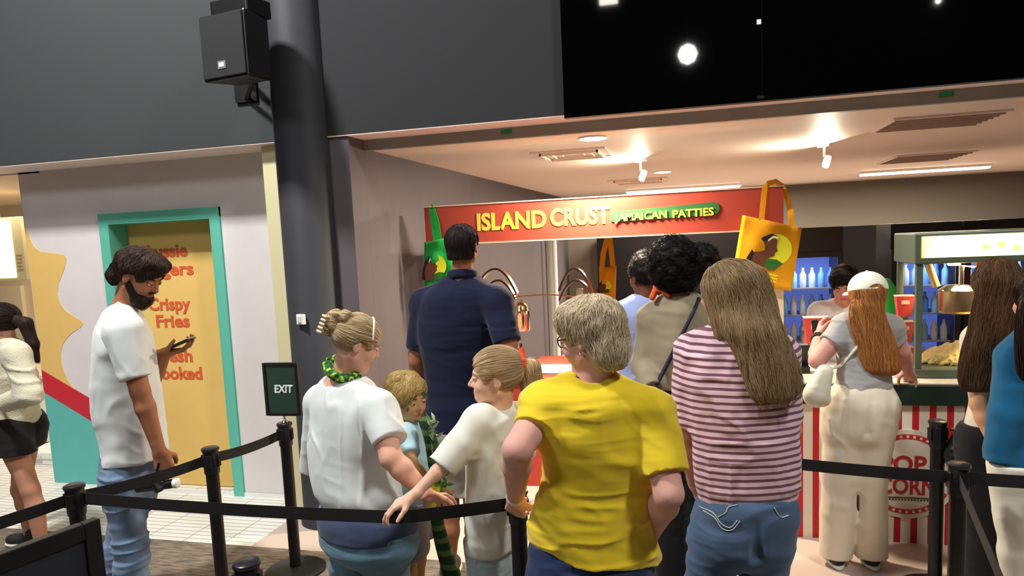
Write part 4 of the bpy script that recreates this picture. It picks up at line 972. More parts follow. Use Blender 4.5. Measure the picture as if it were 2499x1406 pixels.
def skin(name, rgb): return mat(name, rgb, rough=0.62, sss=0.08, spec=0.25, var=0.04, vscale=14)
class Person:
    def __init__(s, label, h, theta, head, neck, pel, arms, skin_rgb, yaw=None, pitch=0, roll=0, hs=1.0, res=0.007, child=False,
                 hands=None, knees=None, ankles=None, build=1.0, legr=1.0, armr=1.0, stance=0.085, toe=0.0, shoes=(40, 40, 42), sole=(225, 225, 220), feet=True, face=True, brow=(70, 50, 38)):
        s.h = h; s.k = h/1.7*build; s.th = theta; s.F = fwd(theta); s.R = rgt(theta); s.res = res
        s.head = Head(head, theta if yaw is None else yaw, pitch, roll, hs); s.nk = J(neck); s.pel = J(pel)
        s.root = thing('person', label, 'person', (s.pel[0], s.pel[1], 0))
        k = s.k; B_ = SDF(); s.arms = {q: [J(p) for p in v] for q, v in arms.items()}
        pz = s.pel[2]; nz = s.nk[2]; T = nz-pz
        def st(f, a, b, dy=0): c = s.pel*(1-f)+s.nk*f; return (c[2], c[0]+s.F[0]*dy, c[1]+s.F[1]*dy, a*k, b*k)
        tz = zloft([st(-0.16, 0.13, 0.085), st(0.0, 0.160, 0.105, -0.01), st(0.3, 0.128, 0.088), st(0.62, 0.142, 0.100, 0.005), st(0.84, 0.135, 0.088), st(0.96, 0.075, 0.06)], math.radians(theta), 0.02); B_.add(tz); s.cover = [tz]
        hb = s.head.w(0, -0.022, -0.055)
        B_.add(cap(s.nk-UP*0.04, hb, 0.058*k, 0.050*s.head.s), 0.03)
        for q, (a, e, w_) in s.arms.items():
            tc = cap(s.nk-UP*0.02*k, a, 0.045*k, 0.048*k); B_.add(tc, 0.04); s.cover.append(tc)
            r = armr*k; m = a*0.6+e*0.4
            B_.add(cap(a, e, 0.050*r, 0.037*r), 0.03); fm = e*0.72+w_*0.28
            B_.add(cap(e, fm, 0.036*r, 0.038*r), 0.015); B_.add(cap(fm, w_, 0.038*r, 0.0235*r), 0.015)
        hip = {q: s.pel-UP*0.02*k+s.R*sg*0.085*k for q, sg in (('R', 1), ('L', -1))}
        lz = hip['R'][2]; s.legs = {}
        for q, sg in (('R', 1), ('L', -1)):
            kn = J(knees[q]) if knees else hip[q]*1.0+s.F*0.02+s.R*sg*(stance-0.085)*0.5
            if not knees: kn = np.array([kn[0], kn[1], lz*0.53])
            if ankles: an = J(ankles[q])
            else: an = np.array([kn[0], kn[1], 0.085])+s.R*sg*(stance-0.085)*0.5-s.F*0.03+s.F*toe*sg
            s.legs[q] = (hip[q], kn, an); r = legr*k
            B_.add(cap(hip[q], kn, 0.080*r, 0.052*r), 0.03); cf = kn*0.68+an*0.32-s.F*0.012
            B_.add(cap(kn, cf, 0.050*r, 0.052*r), 0.02); B_.add(cap(cf, an, 0.052*r, 0.034*r), 0.02)
            B_.add(cap(an-UP*0.03, an+s.F*0.13*k-UP*0.05, 0.034*k, 0.024*k), 0.02)
            if feet:
                shb = SDF(); az = an[2]; g = an.copy(); g[2] = 0
                shb.add(ell(g+s.F*0.045*k+UP*0.045, (0.045*k, 0.135*k, 0.04), s.R, s.F, UP)); shb.add(ell(g+s.F*0.11*k+UP*0.035, (0.046*k, 0.072*k, 0.032), s.R, s.F, UP), 0.02)
                shb.add(cap(g+UP*0.05-s.F*0.02, g+UP*0.095-s.F*0.015, 0.043*k, 0.043*k), 0.02); shb.clip(lambda Q: 0.018-Q[:, 2])
                o = sdf_obj('shoe', shb, g+[-.24, -.24, 0], g+[.24, .24, .15], 0.008, mat('shoe_%d_%d_%d' % shoes, shoes, rough=0.6), s.root)
                so = SDF(); so.add(ell(g+s.F*0.045*k+UP*0.02, (0.050*k, 0.142*k, 0.06), s.R, s.F, UP)); so.add(ell(g+s.F*0.11*k+UP*0.02, (0.051*k, 0.078*k, 0.06), s.R, s.F, UP), 0.02)
                so.clip(lambda Q: np.maximum(0.001-Q[:, 2], Q[:, 2]-0.022)); sdf_obj('sole', so, g+[-.24, -.24, -.02], g+[.24, .24, .05], 0.007, mat('sole_%d' % sole[0], sole, rough=0.7), o)
        add_head(B_, s.head, child)
        for q, hd in (hands or {}).items():
            a, e, w_ = s.arms[q]; dd = hd.get('d', unit(w_-e)); add_hand(B_, w_, dd, hd['palm'], hd['thumb'], hd.get('s', k if not child else k), hd.get('curl', (0.3, .35, .4, .45)), hd.get('t', 0.3), hd.get('spread', 0.1))
        pts = [s.head.c, s.nk, s.pel]+[p for v in s.arms.values() for p in v]+[p for v in s.legs.values() for p in v]
        pts = np.array(pts); lo = pts.min(0)-0.23; hi = pts.max(0)+0.23; lo[2] = 0.0
        s.body = sdf_obj('body', B_, lo, hi, res, skin('skin_%d_%d_%d' % skin_rgb, skin_rgb), s.root, 1)
        if face:
            h_ = s.head
            for sg in (-1, 1):
                e_ = MB().lathe(h_.w(sg*0.030, 0.0755, 0.000), [(0.001, -0.0105*h_.s), (0.0075*h_.s, -0.0075*h_.s), (0.0108*h_.s, 0), (0.0075*h_.s, 0.0075*h_.s), (0.001, 0.0105*h_.s)], 14, h_.f).build('eye', mat('eye_white', (226, 220, 214), rough=0.2), s.root, True)
                MB().lathe(h_.w(sg*0.030, 0.0755, -0.001), [(0.0056*h_.s, 0.0096*h_.s), (0.004*h_.s, 0.0112*h_.s)], 12, h_.f).build('iris', mat('iris_dark', (60, 44, 34), rough=0.15), e_, True)
                lid = SDF().add(h_.ell((sg*0.030, 0.0765, 0.0045), (0.0142, 0.0120, 0.0075))); c_ = h_.w(sg*0.030, 0.0765, 0.0045)
                sdf_obj('eyelid', lid, c_-0.02, c_+0.02, 0.003, s.body.data.materials[0], s.root, 0)
                bw = SDF().add(h_.cap((sg*0.016, 0.0865, 0.019), (sg*0.034, 0.0835, 0.024), 0.0032, 0.0030), 0.004).add(h_.cap((sg*0.034, 0.0835, 0.024), (sg*0.048, 0.072, 0.019), 0.0030, 0.0018), 0.004)
                c_ = h_.w(sg*0.032, 0.08, 0.02); sdf_obj('eyebrow', bw, c_-0.035, c_+0.035, 0.0025, mat('brow_%d_%d_%d' % brow, brow, rough=0.9), s.root, 0)
            lp = SDF().add(h_.cap((-0.015, 0.0825, -0.0545), (0.015, 0.0825, -0.0545), 0.0050)).add(h_.cap((-0.013, 0.0815, -0.0630), (0.013, 0.0815, -0.0630), 0.0055), 0.003)
            c_ = h_.w(0, 0.08, -0.058); lr = tuple(int(x*y) for x, y in zip(skin_rgb, (0.93, 0.72, 0.72)))
            sdf_obj('lips', lp, c_-0.035, c_+0.035, 0.003, mat('lips_%d_%d_%d' % lr, lr, rough=0.45), s.root, 0)
    # garments ----------------------------------------------------------
    def top(s, rows, Y, m, name='shirt', ratio=0.7, theta=None, sleeves=None, neck_r=0.062, neck_dz=0.0, neck_at=None, fold=(0.006, 6, 22), vfold=None, res=None, k=0.035, hemz=None, dy=None, shr=0.062, stripe=False, tilt=0.0, trap=True, seed=0, hem_tilt=0.0):
        th = s.th if theta is None else theta; st = sil(rows, Y, th, ratio, dy); G = SDF(); T = zloft(st, math.radians(th), 0.02); G.add(T)
        cones = []
        for f0 in s.cover: G.add(lambda Q, f0=f0: f0(Q)-0.013, 0.03)
        for q, (cuff, r0, r1) in (sleeves or {}).items():
            a = s.arms[q][0]
            chain = cuff if isinstance(cuff, list) else [cuff]; prev = a; rp = r0; n = len(chain)
            if trap: G.add(cap(s.nk*0.75+a*0.25-UP*0.01, a, shr*0.9, shr), 0.05)
            for i, cpt in enumerate(chain):
                cpt = J(cpt); rn = r0+(r1-r0)*(i+1)/n
                f = cone_cut(prev, cpt, rp, rn) if i == n-1 else cap(prev, cpt, rp, rn)
                G.add(f, k if i == 0 else 0.02); cones.append((f, prev, cpt)); prev = cpt; rp = rn
        na = s.nk if neck_at is None else J(neck_at)
        if neck_r: G.sub(cap(na+UP*(0.03+neck_dz), na+UP*0.25+ (s.head.c-na)*0.3, neck_r, neck_r*1.3), 0.008)
        hz = st[0][0] if hemz is None else hemz
        c0 = s.pel
        G.clip(lambda Q: (hz-Q[:, 2]+hem_tilt*((Q-c0)@s.R)), 0.004)
        d1 = folds(*fold, seed=seed, tilt=tilt); d2 = folds(*vfold, seed=seed+3) if vfold else None
        G.disp = (lambda Q: d1(Q)+d2(Q)) if d2 else d1
        A = [x[1:3] for x in st]; pts = np.array([[x[1], x[2], x[0]] for x in st]+[p for c_ in cones for p in c_[1:]])
        lo = pts.min(0)-0.30; hi = pts.max(0)+0.30; lo[2] = min(pts[:, 2])-0.12; hi[2] = max(pts[:, 2])+0.1
        at = None
        if stripe:
            def stf(V):
                v = V[:, 2].copy(); bt = T(V)
                for f, a, b in cones:
                    f0 = f(V); ab = unit(b-a); c_ = b[2]-((V-b)@ab)*1.0; use = np.clip((bt-f0)/0.03, 0, 1); v = v*(1-use)+c_*use; bt = np.minimum(bt, f0)
                return v
            at = {'stripe': stf}
        o = sdf_obj(name, G, lo, hi, res or s.res, m, s.root, 1, at); s.top_sdf = G; return o
    def pants(s, rows, Y, m, name='trousers', ratio=0.75, r=(0.10, 0.075, 0.07), theta=None, hem=None, fold=(0.005, 8, 26), vfold=None, res=None, seed=0, k=0.045):
        th = s.th if theta is None else theta; st = sil(rows, Y, th, ratio); G = SDF(); zt = st[-1][0]; b0 = st[0]; st = [(b0[0]-0.09, b0[1], b0[2], b0[3]*0.80, b0[4]*0.62)]+st; G.add(zloft(st, math.radians(th), 0.05)); G.add(lambda Q: s.cover[0](Q)-0.010, 0.03)
        for q in 'LR':
            a, kn, an = s.legs[q]
            G.add(cap(a, kn, r[0], r[1]), k)
            if hem is not None and hem > kn[2]: G.clip(lambda Q: hem-Q[:, 2], 0.004)
            else:
                e = an.copy()+UP*0.0; e[2] = 0.035 if hem is None else hem
                G.add(cone_cut(kn, e, r[1], r[2]), 0.02)
        F_ = s.F; pc = s.pel
        G.sub(cap(pc-F_*0.16-UP*0.00, pc-F_*0.13-UP*0.13, 0.010, 0.014), 0.035); G.sub(cap(pc-UP*0.19, pc-UP*0.62, 0.006, 0.012), 0.045)
        G.clip(lambda Q: Q[:, 2]-zt, 0.004)
        d1 = folds(*fold, seed=seed); d2 = folds(*vfold, seed=seed+3) if vfold else None
        G.disp = (lambda Q: d1(Q)+d2(Q)) if d2 else d1
        pts = np.array([p for v in s.legs.values() for p in v]+[[x[1], x[2], x[0]] for x in st]); lo = pts.min(0)-0.25; hi = pts.max(0)+0.25; lo[2] = 0
        s.pants_sdf = G
        return sdf_obj(name, G, lo, hi, res or s.res, m, s.root, 1)
    def hair(s, G, lo, hi, rgb, flow, n=700, steps=14, ds=0.012, r=0.0013, res=0.006, name='hair', lift=0.001, wave=0.0, wfreq=20, seed=1, tone=(0.55, 1.4), sel=None, free=0.0, base_tone=0.90, parent=None):
        m = mat('hair_%d_%d_%d' % rgb, rgb, rough=0.6, spec=0.22, hairvar=True)
        V, Fq = mesh_sdf(G, lo, hi, res); V = relax(V, Fq, 1)
        tv = base_tone*(1+0.25*vnoise(V*np.array([60, 60, 12])))
        o = mesh_np(name, V, Fq, m, parent or s.root, True, {'tone': tv})
        rs = np.random.RandomState(seed); c = V if sel is None else V[sel(V)]
        n = int(n*1.35)
        if len(c) and n:
            Q0 = c[rs.randint(len(c), size=n)]+rs.randn(n, 3)*0.002
            S_ = strands(G, Q0, flow, steps, ds, lift, wave, wfreq, free, seed)
            strand_mesh('hair_strands', S_, r, m, o, seed, *tone)
        return o
def hair_cap(h, grow=1.0, face=True, low=-0.03, back=0.0, line=0.055):
    """short hair volume on the skull; back = how far the nape hair reaches down"""
    G = SDF(); G.add(h.ell((0, -0.016, 0.034), (0.082*grow, 0.101*grow, 0.084*grow)))
    if back: G.add(h.ell((0, -0.045, -0.02-back), (0.066*grow, 0.055*grow, 0.06)), 0.03)
    if face:
        G.sub(h.ell((0, 0.105, line-0.105), (0.080, 0.075, 0.108)), 0.012)
    for sg in (-1, 1): G.sub(h.ell((sg*0.088, 0.012, -0.025), (0.03, 0.040, 0.045)), 0.012)
    G.clip(lambda Q: low-0.03*0-back-h.loc(Q)[:, 2]-0.35*h.loc(Q)[:, 1]*0, 0.012)
    return G
def down_flow(*extra):
    e = np.array(extra, float) if extra else np.zeros(3)
    return lambda Q: np.tile(-UP+e, (len(Q), 1))
def from_point(c, down=0.5, swirl=0.0):
    c = np.array(c, float)
    def f(Q):
        v = Q-c; v /= np.linalg.norm(v, axis=1)[:, None]+1e-9; sw = np.cross(v, UP)*swirl
        return v-UP*down+sw
    return f
def to_point(c, down=0.0):
    c = np.array(c, float)
    def f(Q): v = c-Q; return v/(np.linalg.norm(v, axis=1)[:, None]+1e-9)-UP*down
    return f
def denim(name, rgb, **k):
    k.setdefault('var', 0.12); k.setdefault('vscale', 9); k.setdefault('bscale', 420); return cloth(name, rgb, **k)
def curve_tube(name, pts, r, m, parent, n=10, flat=None):
    """smooth Catmull tube through points"""
    pts = [np.array(p, float) for p in pts]; out = []
    ext = [2*pts[0]-pts[1]]+pts+[2*pts[-1]-pts[-2]]
    for i in range(1, len(ext)-2):
        p0, p1, p2, p3 = ext[i-1:i+3]
        for q in range(6):
            t = q/6; out.append(0.5*((2*p1)+(-p0+p2)*t+(2*p0-5*p1+4*p2-p3)*t*t+(-p0+3*p1-3*p2+p3)*t**3))
    out.append(pts[-1]); rr = r
    if hasattr(r, '__len__'): rr = list(np.interp(np.linspace(0, 1, len(out)), np.linspace(0, 1, len(r)), r))
    return MB().tube(out, rr, n).build(name, m, parent, True)
# ------------------------------------------------------------------ people in the queue
import time as _t; _T0 = _t.time()
# woman in the yellow shirt, nearest the camera -------------------------------
Yw = 2.30
p = Person('woman with short white blond hair and glasses in a bright yellow T-shirt, hand on hip', 1.62, -18, (1437, 822, 2.28), (1443, 925, 2.30), (1440, 1330, 2.30),
           {'L': [(1332, 990, 2.26), (1262, 1098, 2.10), (1258, 1222, 2.36)], 'R': [(1590, 1005, 2.30), (1632, 1205, 2.20), (1590, 1300, 2.45)]},
           (226, 172, 158), yaw=-72, pitch=-12, hs=1.0, res=0.005, build=1.06, armr=1.22,
           hands={'L': dict(d=(-0.18, 0.55, -0.62), palm=np.array([0.2, 0.5, 0.5]), thumb=np.array([0.8, 0.2, 0.1]), curl=(0.75, 0.8, 0.8, 0.85), t=0.5, s=1.02),
                  'R': dict(palm=np.array([-1, 0, 0.]), thumb=np.array([0, 0.5, 1.]), curl=(.6, .6, .6, .6))}, brow=(150, 130, 100))
m_yel = cloth('yellow_tee', (236, 206, 42), sheen=0.3)
p.top([(905, 1392, 1498), (925, 1352, 1532), (955, 1318, 1572), (1000, 1306, 1600), (1060, 1316, 1614), (1120, 1330, 1612), (1180, 1322, 1603), (1240, 1304, 1600), (1300, 1290, 1604), (1350, 1278, 1612), (1396, 1272, 1616), (1430, 1270, 1618)],
      Yw, m_yel, ratio=0.68, sleeves={'L': ((1302, 1056, 2.17), 0.085, 0.076), 'R': ((1622, 1152, 2.23), 0.078, 0.070)}, neck_r=0.068, neck_dz=0.002, fold=(0.013, 3, 6), vfold=(0.009, 2.5, 20), tilt=0.5, seed=2.2, res=0.005, hem_tilt=-0.17, hemz=float(P(1435, 1374, 2.2)[2]))
p.pants([(1300, 1320, 1570), (1380, 1290, 1595), (1440, 1275, 1605), (1490, 1275, 1605), (1560, 1285, 1605)], Yw, denim('navy_jeans', (40, 54, 92)), 'jeans', r=(0.12, 0.085, 0.07))
h = p.head
G = SDF(); G.add(h.ell((0, -0.020, 0.040), (0.094, 0.112, 0.092))); G.add(h.ell((0, -0.062, -0.042), (0.080, 0.062, 0.082)), 0.03); G.add(h.ell((0, 0.045, 0.072), (0.072, 0.052, 0.045)), 0.03)
G.sub(h.ell((0, 0.115, -0.045), (0.088, 0.082, 0.100)), 0.012)
for sg in (-1, 1): G.sub(h.ell((sg*0.092, 0.018, -0.045), (0.035, 0.034, 0.046)), 0.012)
G.clip(lambda Q: -0.118-h.loc(Q)[:, 2], 0.02); G.disp = lambda Q: 0.005*vnoise(Q*28)+0.002*vnoise(Q*70)
crown = h.w(0, -0.03, 0.13)
p.hair(G, h.c-0.19, h.c+0.19, (222, 204, 174), from_point(crown, 0.7, 0.25), n=3200, steps=10, ds=0.008, r=0.0013, wave=0.5, wfreq=14, res=0.005, tone=(0.62, 1.35), seed=3)
# glasses, earring, wrist band
m_gl = mat('glasses_black', (26, 22, 24), rough=0.3)
g = MB()
for sg in (-1, 1):
    pts = [h.w(sg*0.031+0.024*math.cos(q), 0.091-0.22*abs(0.031*sg+0.024*math.cos(q))*0.5, 0.002+0.018*math.sin(q)) for q in np.linspace(0, 2*math.pi, 20)]
    g.tube(pts, 0.0022, 8)
g.tube([h.w(-0.008, 0.092, 0.006), h.w(0.008, 0.092, 0.006)], 0.002, 8)
for sg in (-1, 1): g.tube([h.w(sg*0.055, 0.085, 0.010), h.w(sg*0.074, 0.06, 0.010), h.w(sg*0.080, 0.0, 0.006)], 0.0026, 8)
g.build('glasses', m_gl, p.root, True)
MB().lathe(h.w(-0.080, 0.0, -0.042), [(0.001, -0.004), (0.004, 0), (0.001, 0.004)], 12).build('earring', m_chrome, p.root, True)
w_ = p.arms['L'][2]; d_ = unit(p.arms['L'][2]-p.arms['L'][1])
MB().lathe(w_-d_*0.035, [(0.0300, -0.008), (0.0335, -0.006), (0.0335, 0.006), (0.0300, 0.008)], 28, d_).build('wristband', mat('band_white', (222, 228, 216), rough=0.4), p.root, True)
print('yellow', _t.time()-_T0)

# woman in the striped top ----------------------------------------------------
Ys = 2.90
p = Person('woman with very long light brown hair in a pink and plum striped top and jeans', 1.70, -12, (1772, 716, 2.88), (1782, 806, 2.92), (1822, 1250, 2.90),
           {'L': [(1700, 856, 2.92), (1668, 1062, 2.92), (1694, 1180, 3.04)], 'R': [(1898, 862, 2.90), (1932, 1050, 2.95), (1880, 1140, 3.10)]},
           (206, 152, 128), yaw=-62, pitch=-6, res=0.006, knees={'L': (1722, 1430, 2.88), 'R': (1862, 1430, 2.94)},
           hands={'L': dict(palm=np.array([1, 0.3, 0.]), thumb=np.array([-0.3, 1, 0.]), curl=(.5, .5, .55, .6)), 'R': dict(palm=np.array([-1, 0, 0.]), thumb=np.array([0, 0.5, 1.]))})
ms = bpy.data.materials.new('striped_knit'); ms.use_nodes = True; nt = ms.node_tree; b = nt.nodes['Principled BSDF']
at = nt.nodes.new('ShaderNodeAttribute'); at.attribute_name = 'stripe'
ml = nt.nodes.new('ShaderNodeMath'); ml.operation = 'MULTIPLY'; ml.inputs[1].default_value = 1/0.0272; nt.links.new(at.outputs['Fac'], ml.inputs[0])
fc = nt.nodes.new('ShaderNodeMath'); fc.operation = 'FRACT'; nt.links.new(ml.outputs[0], fc.inputs[0])
lt = nt.nodes.new('ShaderNodeMath'); lt.operation = 'LESS_THAN'; lt.inputs[1].default_value = 0.40; nt.links.new(fc.outputs[0], lt.inputs[0])
mx = nt.nodes.new('ShaderNodeMix'); mx.data_type = 'RGBA'; nt.links.new(lt.outputs[0], mx.inputs[0])
mx.inputs[6].default_value = (*srgb((236, 204, 216)), 1); mx.inputs[7].default_value = (*srgb((120, 74, 96)), 1)
nt.links.new(mx.outputs[2], b.inputs['Base Color']); b.inputs['Roughness'].default_value = 0.9; b.inputs['Sheen Weight'].default_value = 0.2
p.top([(782, 1752, 1822), (806, 1712, 1862), (845, 1690, 1905), (900, 1680, 1935), (960, 1680, 1948), (1030, 1684, 1952), (1110, 1690, 1955), (1180, 1696, 1955), (1226, 1706, 1950)], Ys, ms, 'striped_top', ratio=0.62,
      sleeves={'L': ((1670, 1042, 2.90), 0.078, 0.060), 'R': ((1925, 1020, 2.94), 0.078, 0.060)}, neck_r=0.075, fold=(0.008, 4, 8), vfold=(0.010, 9, 2.5), stripe=True, seed=4.4, res=0.006)
p.pants([(1195, 1716, 1938), (1235, 1700, 1944), (1290, 1684, 1942), (1330, 1682, 1936)], Ys, denim('mid_blue_jeans', (82, 106, 138), var=0.25, vscale=5), 'jeans', r=(0.115, 0.09, 0.082), fold=(0.010, 5, 16), seed=1.3)
# pocket stitching on the seat of the jeans
def on_surf(S_, px, py, Y0, y1=0.4, off=0.002):
    """first hit of the sight line with a surface"""
    d = ray(px, py); o = np.array([0, 0, CAM_H]); t = (Y0-0.35)/d[1]
    for _ in range(60):
        q = o+d*t; v = float(S_(q[None])[0]); t += max(v*0.7, 0.0)/np.linalg.norm(d)
        if v < 0.0008: break
    return o+d*t-unit(d)*off
m_st = mat('stitch_pale', (190, 196, 190), rough=0.8)
for pts in ([(1706, 1236), (1740, 1252), (1760, 1278), (1782, 1288), (1800, 1270)], [(1716, 1246), (1744, 1264), (1762, 1290), (1786, 1294), (1806, 1272)], [(1752, 1262), (1770, 1252), (1778, 1238), (1800, 1232)], [(1890, 1240), (1905, 1262), (1925, 1258)]):
    curve_tube('pocket_stitching', [on_surf(p.pants_sdf, x, y, Ys) for x, y in pts], 0.0022, m_st, p.root, 6)
h = p.head
st = sil([(690, 1735, 1868), (750, 1750, 1893), (800, 1765, 1908), (850, 1792, 1930), (900, 1812, 1948), (945, 1826, 1952), (982, 1842, 1932)], 2.79, -12, 0.42, dy=lambda y: 0.0 if y > 800 else (800-y)*0.0007)
G = SDF(); G.add(h.ell((0, -0.022, 0.034), (0.090, 0.108, 0.092))); G.add(h.cap((0.03, -0.07, 0.03), (0.02, -0.075, -0.05), 0.07, 0.06), 0.04); G.add(zloft(st, math.radians(-12), 0.03), 0.05)
G.add(cap(h.w(-0.062, 0.02, 0.02), P(1762, 815, 2.83), 0.030, 0.022), 0.03)
G.sub(h.ell((0, 0.112, -0.030), (0.070, 0.078, 0.098)), 0.01); G.disp = lambda Q: 0.006*vnoise(Q*np.array([26, 26, 7]))+0.003*vnoise(Q*np.array([70, 70, 14]))
lo = np.array([h.c[0]-0.2, 2.55, 1.0]); hi = np.array([h.c[0]+0.45, 3.12, h.c[2]+0.17])
part = h.w(0.0, 0.05, 0.12)
def fl(Q):
    v = Q-part; v /= np.linalg.norm(v, axis=1)[:, None]; top = np.clip((Q[:, 2]-h.c[2]+0.02)/0.1, 0, 1)[:, None]
    return v*top*1.2+np.array([0.22, -0.05, -1.0])
p.hair(G, lo, hi, (152, 128, 96), fl, n=4200, steps=22, ds=0.013, r=0.0014, wave=0.16, wfreq=7, res=0.006, tone=(0.55, 1.5), seed=7, lift=0.001)
strand_mesh('hair_wisps', strands(G, (lambda V: V[np.random.RandomState(9).randint(len(V), size=420)])(mesh_sdf(G, lo, hi, 0.012)[0]), fl, 14, 0.014, 0.004, 0.35, 7, 0.6, 9), 0.0011, bpy.data.materials['hair_152_128_96'], p.root, 9, 0.9, 1.7)
print('stripe', _t.time()-_T0)

# woman in the white T-shirt with the hair claw ------------------------------
Yq = 2.80
p = Person('woman in a loose white T-shirt with a blond bun and green bandana at her neck', 1.62, 28, (872, 838, 2.78), (836, 918, 2.80), (885, 1262, 2.80),
           {'R': [(922, 998, 2.72), (955, 1118, 2.62), (1046, 1212, 2.64)], 'L': [(785, 985, 2.90), (768, 1135, 3.02), (850, 1200, 3.20)]},
           (224, 170, 148), yaw=56, pitch=-24, res=0.006, armr=1.25, build=1.02, knees={'L': (850, 1440, 2.86), 'R': (960, 1440, 2.80)},
           hands={'R': dict(d=(0.15, 0.7, -0.25), palm=np.array([0.3, 0, -1.]), thumb=np.array([0.2, 0, 1.]), curl=(.35, .4, .45, .5)), 'L': dict(palm=np.array([1, 0, 0.]), thumb=np.array([0, 0, 1.]))}, brow=(150, 120, 84))
m_wt = cloth('white_tee', (222, 227, 226))
p.top([(912, 806, 872), (928, 788, 905), (952, 772, 922), (985, 760, 944), (1040, 754, 955), (1100, 750, 955), (1160, 752, 965), (1195, 760, 982), (1218, 775, 984), (1240, 790, 975)], Yq, m_wt, 'tshirt', ratio=0.66,
      sleeves={'R': ((952, 1078, 2.65), 0.088, 0.076), 'L': ((768, 1150, 2.98), 0.085, 0.072)}, neck_r=0.088, neck_dz=-0.012, fold=(0.010, 3, 6), vfold=(0.008, 9, 3), seed=6.1, res=0.006, hem_tilt=0.12)
p.pants([(1205, 792, 990), (1250, 778, 1008), (1300, 780, 1022), (1325, 784, 1024)], Yq, denim('teal_blue_jeans', (98, 132, 150), var=0.15), 'jeans', r=(0.112, 0.092, 0.08), fold=(0.012, 3, 20), seed=2.7)
st = sil([(1222, 790, 1000), (1255, 775, 1014), (1292, 778, 1022)], Yq, 28, 0.78); G = SDF().add(zloft(st, math.radians(28), 0.01)); G.disp = folds(0.005, 3, 22, 1.0)
pts = np.array([[x[1], x[2], x[0]] for x in st]); sdf_obj('navy_underlayer', G, pts.min(0)-[.3, .3, .05], pts.max(0)+[.3, .3, .05], 0.007, denim('navy_denim', (64, 76, 104)), p.root)
h = p.head
G = hair_cap(h, 1.06, line=0.052, low=-0.05, back=0.0); G.disp = lambda Q: 0.003*vnoise(Q*40)
tie = h.w(0, -0.115, 0.035)
p.hair(G, h.c-0.17, h.c+0.17, (208, 184, 144), to_point(tie), n=1500, steps=10, ds=0.010, r=0.0013, res=0.005, tone=(0.5, 1.3), seed=5)
G = SDF(); G.add(ell(h.w(0, -0.118, 0.045), (0.046, 0.038, 0.052))); G.add(ell(h.w(0.01, -0.105, 0.085), (0.05, 0.036, 0.026)), 0.02); G.disp = lambda Q: 0.008*vnoise(Q*36)
p.hair(G, h.w(0, -0.11, 0.05)-0.12, h.w(0, -0.11, 0.05)+0.12, (216, 190, 146), from_point(h.w(0, -0.11, 0.04), -0.4, 1.5), n=700, steps=9, ds=0.008, r=0.0014, wave=0.8, res=0.005, name='hair_bun', tone=(0.6, 1.3), seed=6)
c = h.w(-0.0, -0.155, 0.03)
for k in range(5):
    a = c+h.u*(0.035-0.017*k); q = MB(); q.tube([a+h.r*0.032*math.sin(t_)+(-h.f)*0.016*math.cos(t_)-h.f*0.004 for t_ in np.linspace(-1.5, 1.5, 9)], 0.0052, 8); q.build('hair_claw_tooth', mat('claw_cream', (226, 214, 176), rough=0.3), p.root, True)
q = [h.w(0.086*math.cos(t_), 0.045-0.02*math.sin(t_), 0.022+0.104*math.sin(t_)) for t_ in np.linspace(0.15, math.pi-0.15, 15)]
MB().tube(q, 0.0042, 8).build('headband', mat('headband_white', (232, 224, 206), rough=0.4), p.root, True)
# green bandana
nb = p.nk*0.45+h.w(0, -0.02, -0.09)*0.55; ax_ = unit(h.w(0, -0.02, -0.05)-p.nk)
bm = bpy.data.materials.new('bandana_green'); bm.use_nodes = True; nt = bm.node_tree; b = nt.nodes['Principled BSDF']
tc = nt.nodes.new('ShaderNodeTexCoord'); nz = nt.nodes.new('ShaderNodeTexNoise'); nt.links.new(tc.outputs['Object'], nz.inputs[0]); nz.inputs['Scale'].default_value = 55; nz.inputs['Detail'].default_value = 1
cr = nt.nodes.new('ShaderNodeValToRGB'); cr.color_ramp.interpolation = 'CONSTANT'; e = cr.color_ramp.elements; e[0].color = (*srgb((24, 84, 44)), 1); e[1].position = 0.5; e[1].color = (*srgb((60, 140, 50)), 1)
e2 = e.new(0.58); e2.color = (*srgb((196, 206, 60)), 1); nt.links.new(nz.outputs[0], cr.inputs[0]); nt.links.new(cr.outputs[0], b.inputs['Base Color']); b.inputs['Roughness'].default_value = 0.85
G = SDF(); V0 = unit(np.cross(ax_, [0, 1, 0])); V1 = np.cross(ax_, V0); ring = [nb+(V0*math.cos(a)*0.070+V1*math.sin(a)*0.067)-UP*0.006*math.sin(a+1) for a in np.linspace(0, 2*math.pi, 17)]
for a, b_ in zip(ring[:-1], ring[1:]): G.add(cap(a, b_, 0.020), 0.01)
G.add(cap(ring[0], ring[0]+V0*0.03-UP*0.03, 0.022, 0.018), 0.01)
G.disp = folds(0.008, 14, 60, 2.0); sdf_obj('bandana', G, nb-0.16, nb+0.16, 0.005, bm, p.root)
print('white', _t.time()-_T0)

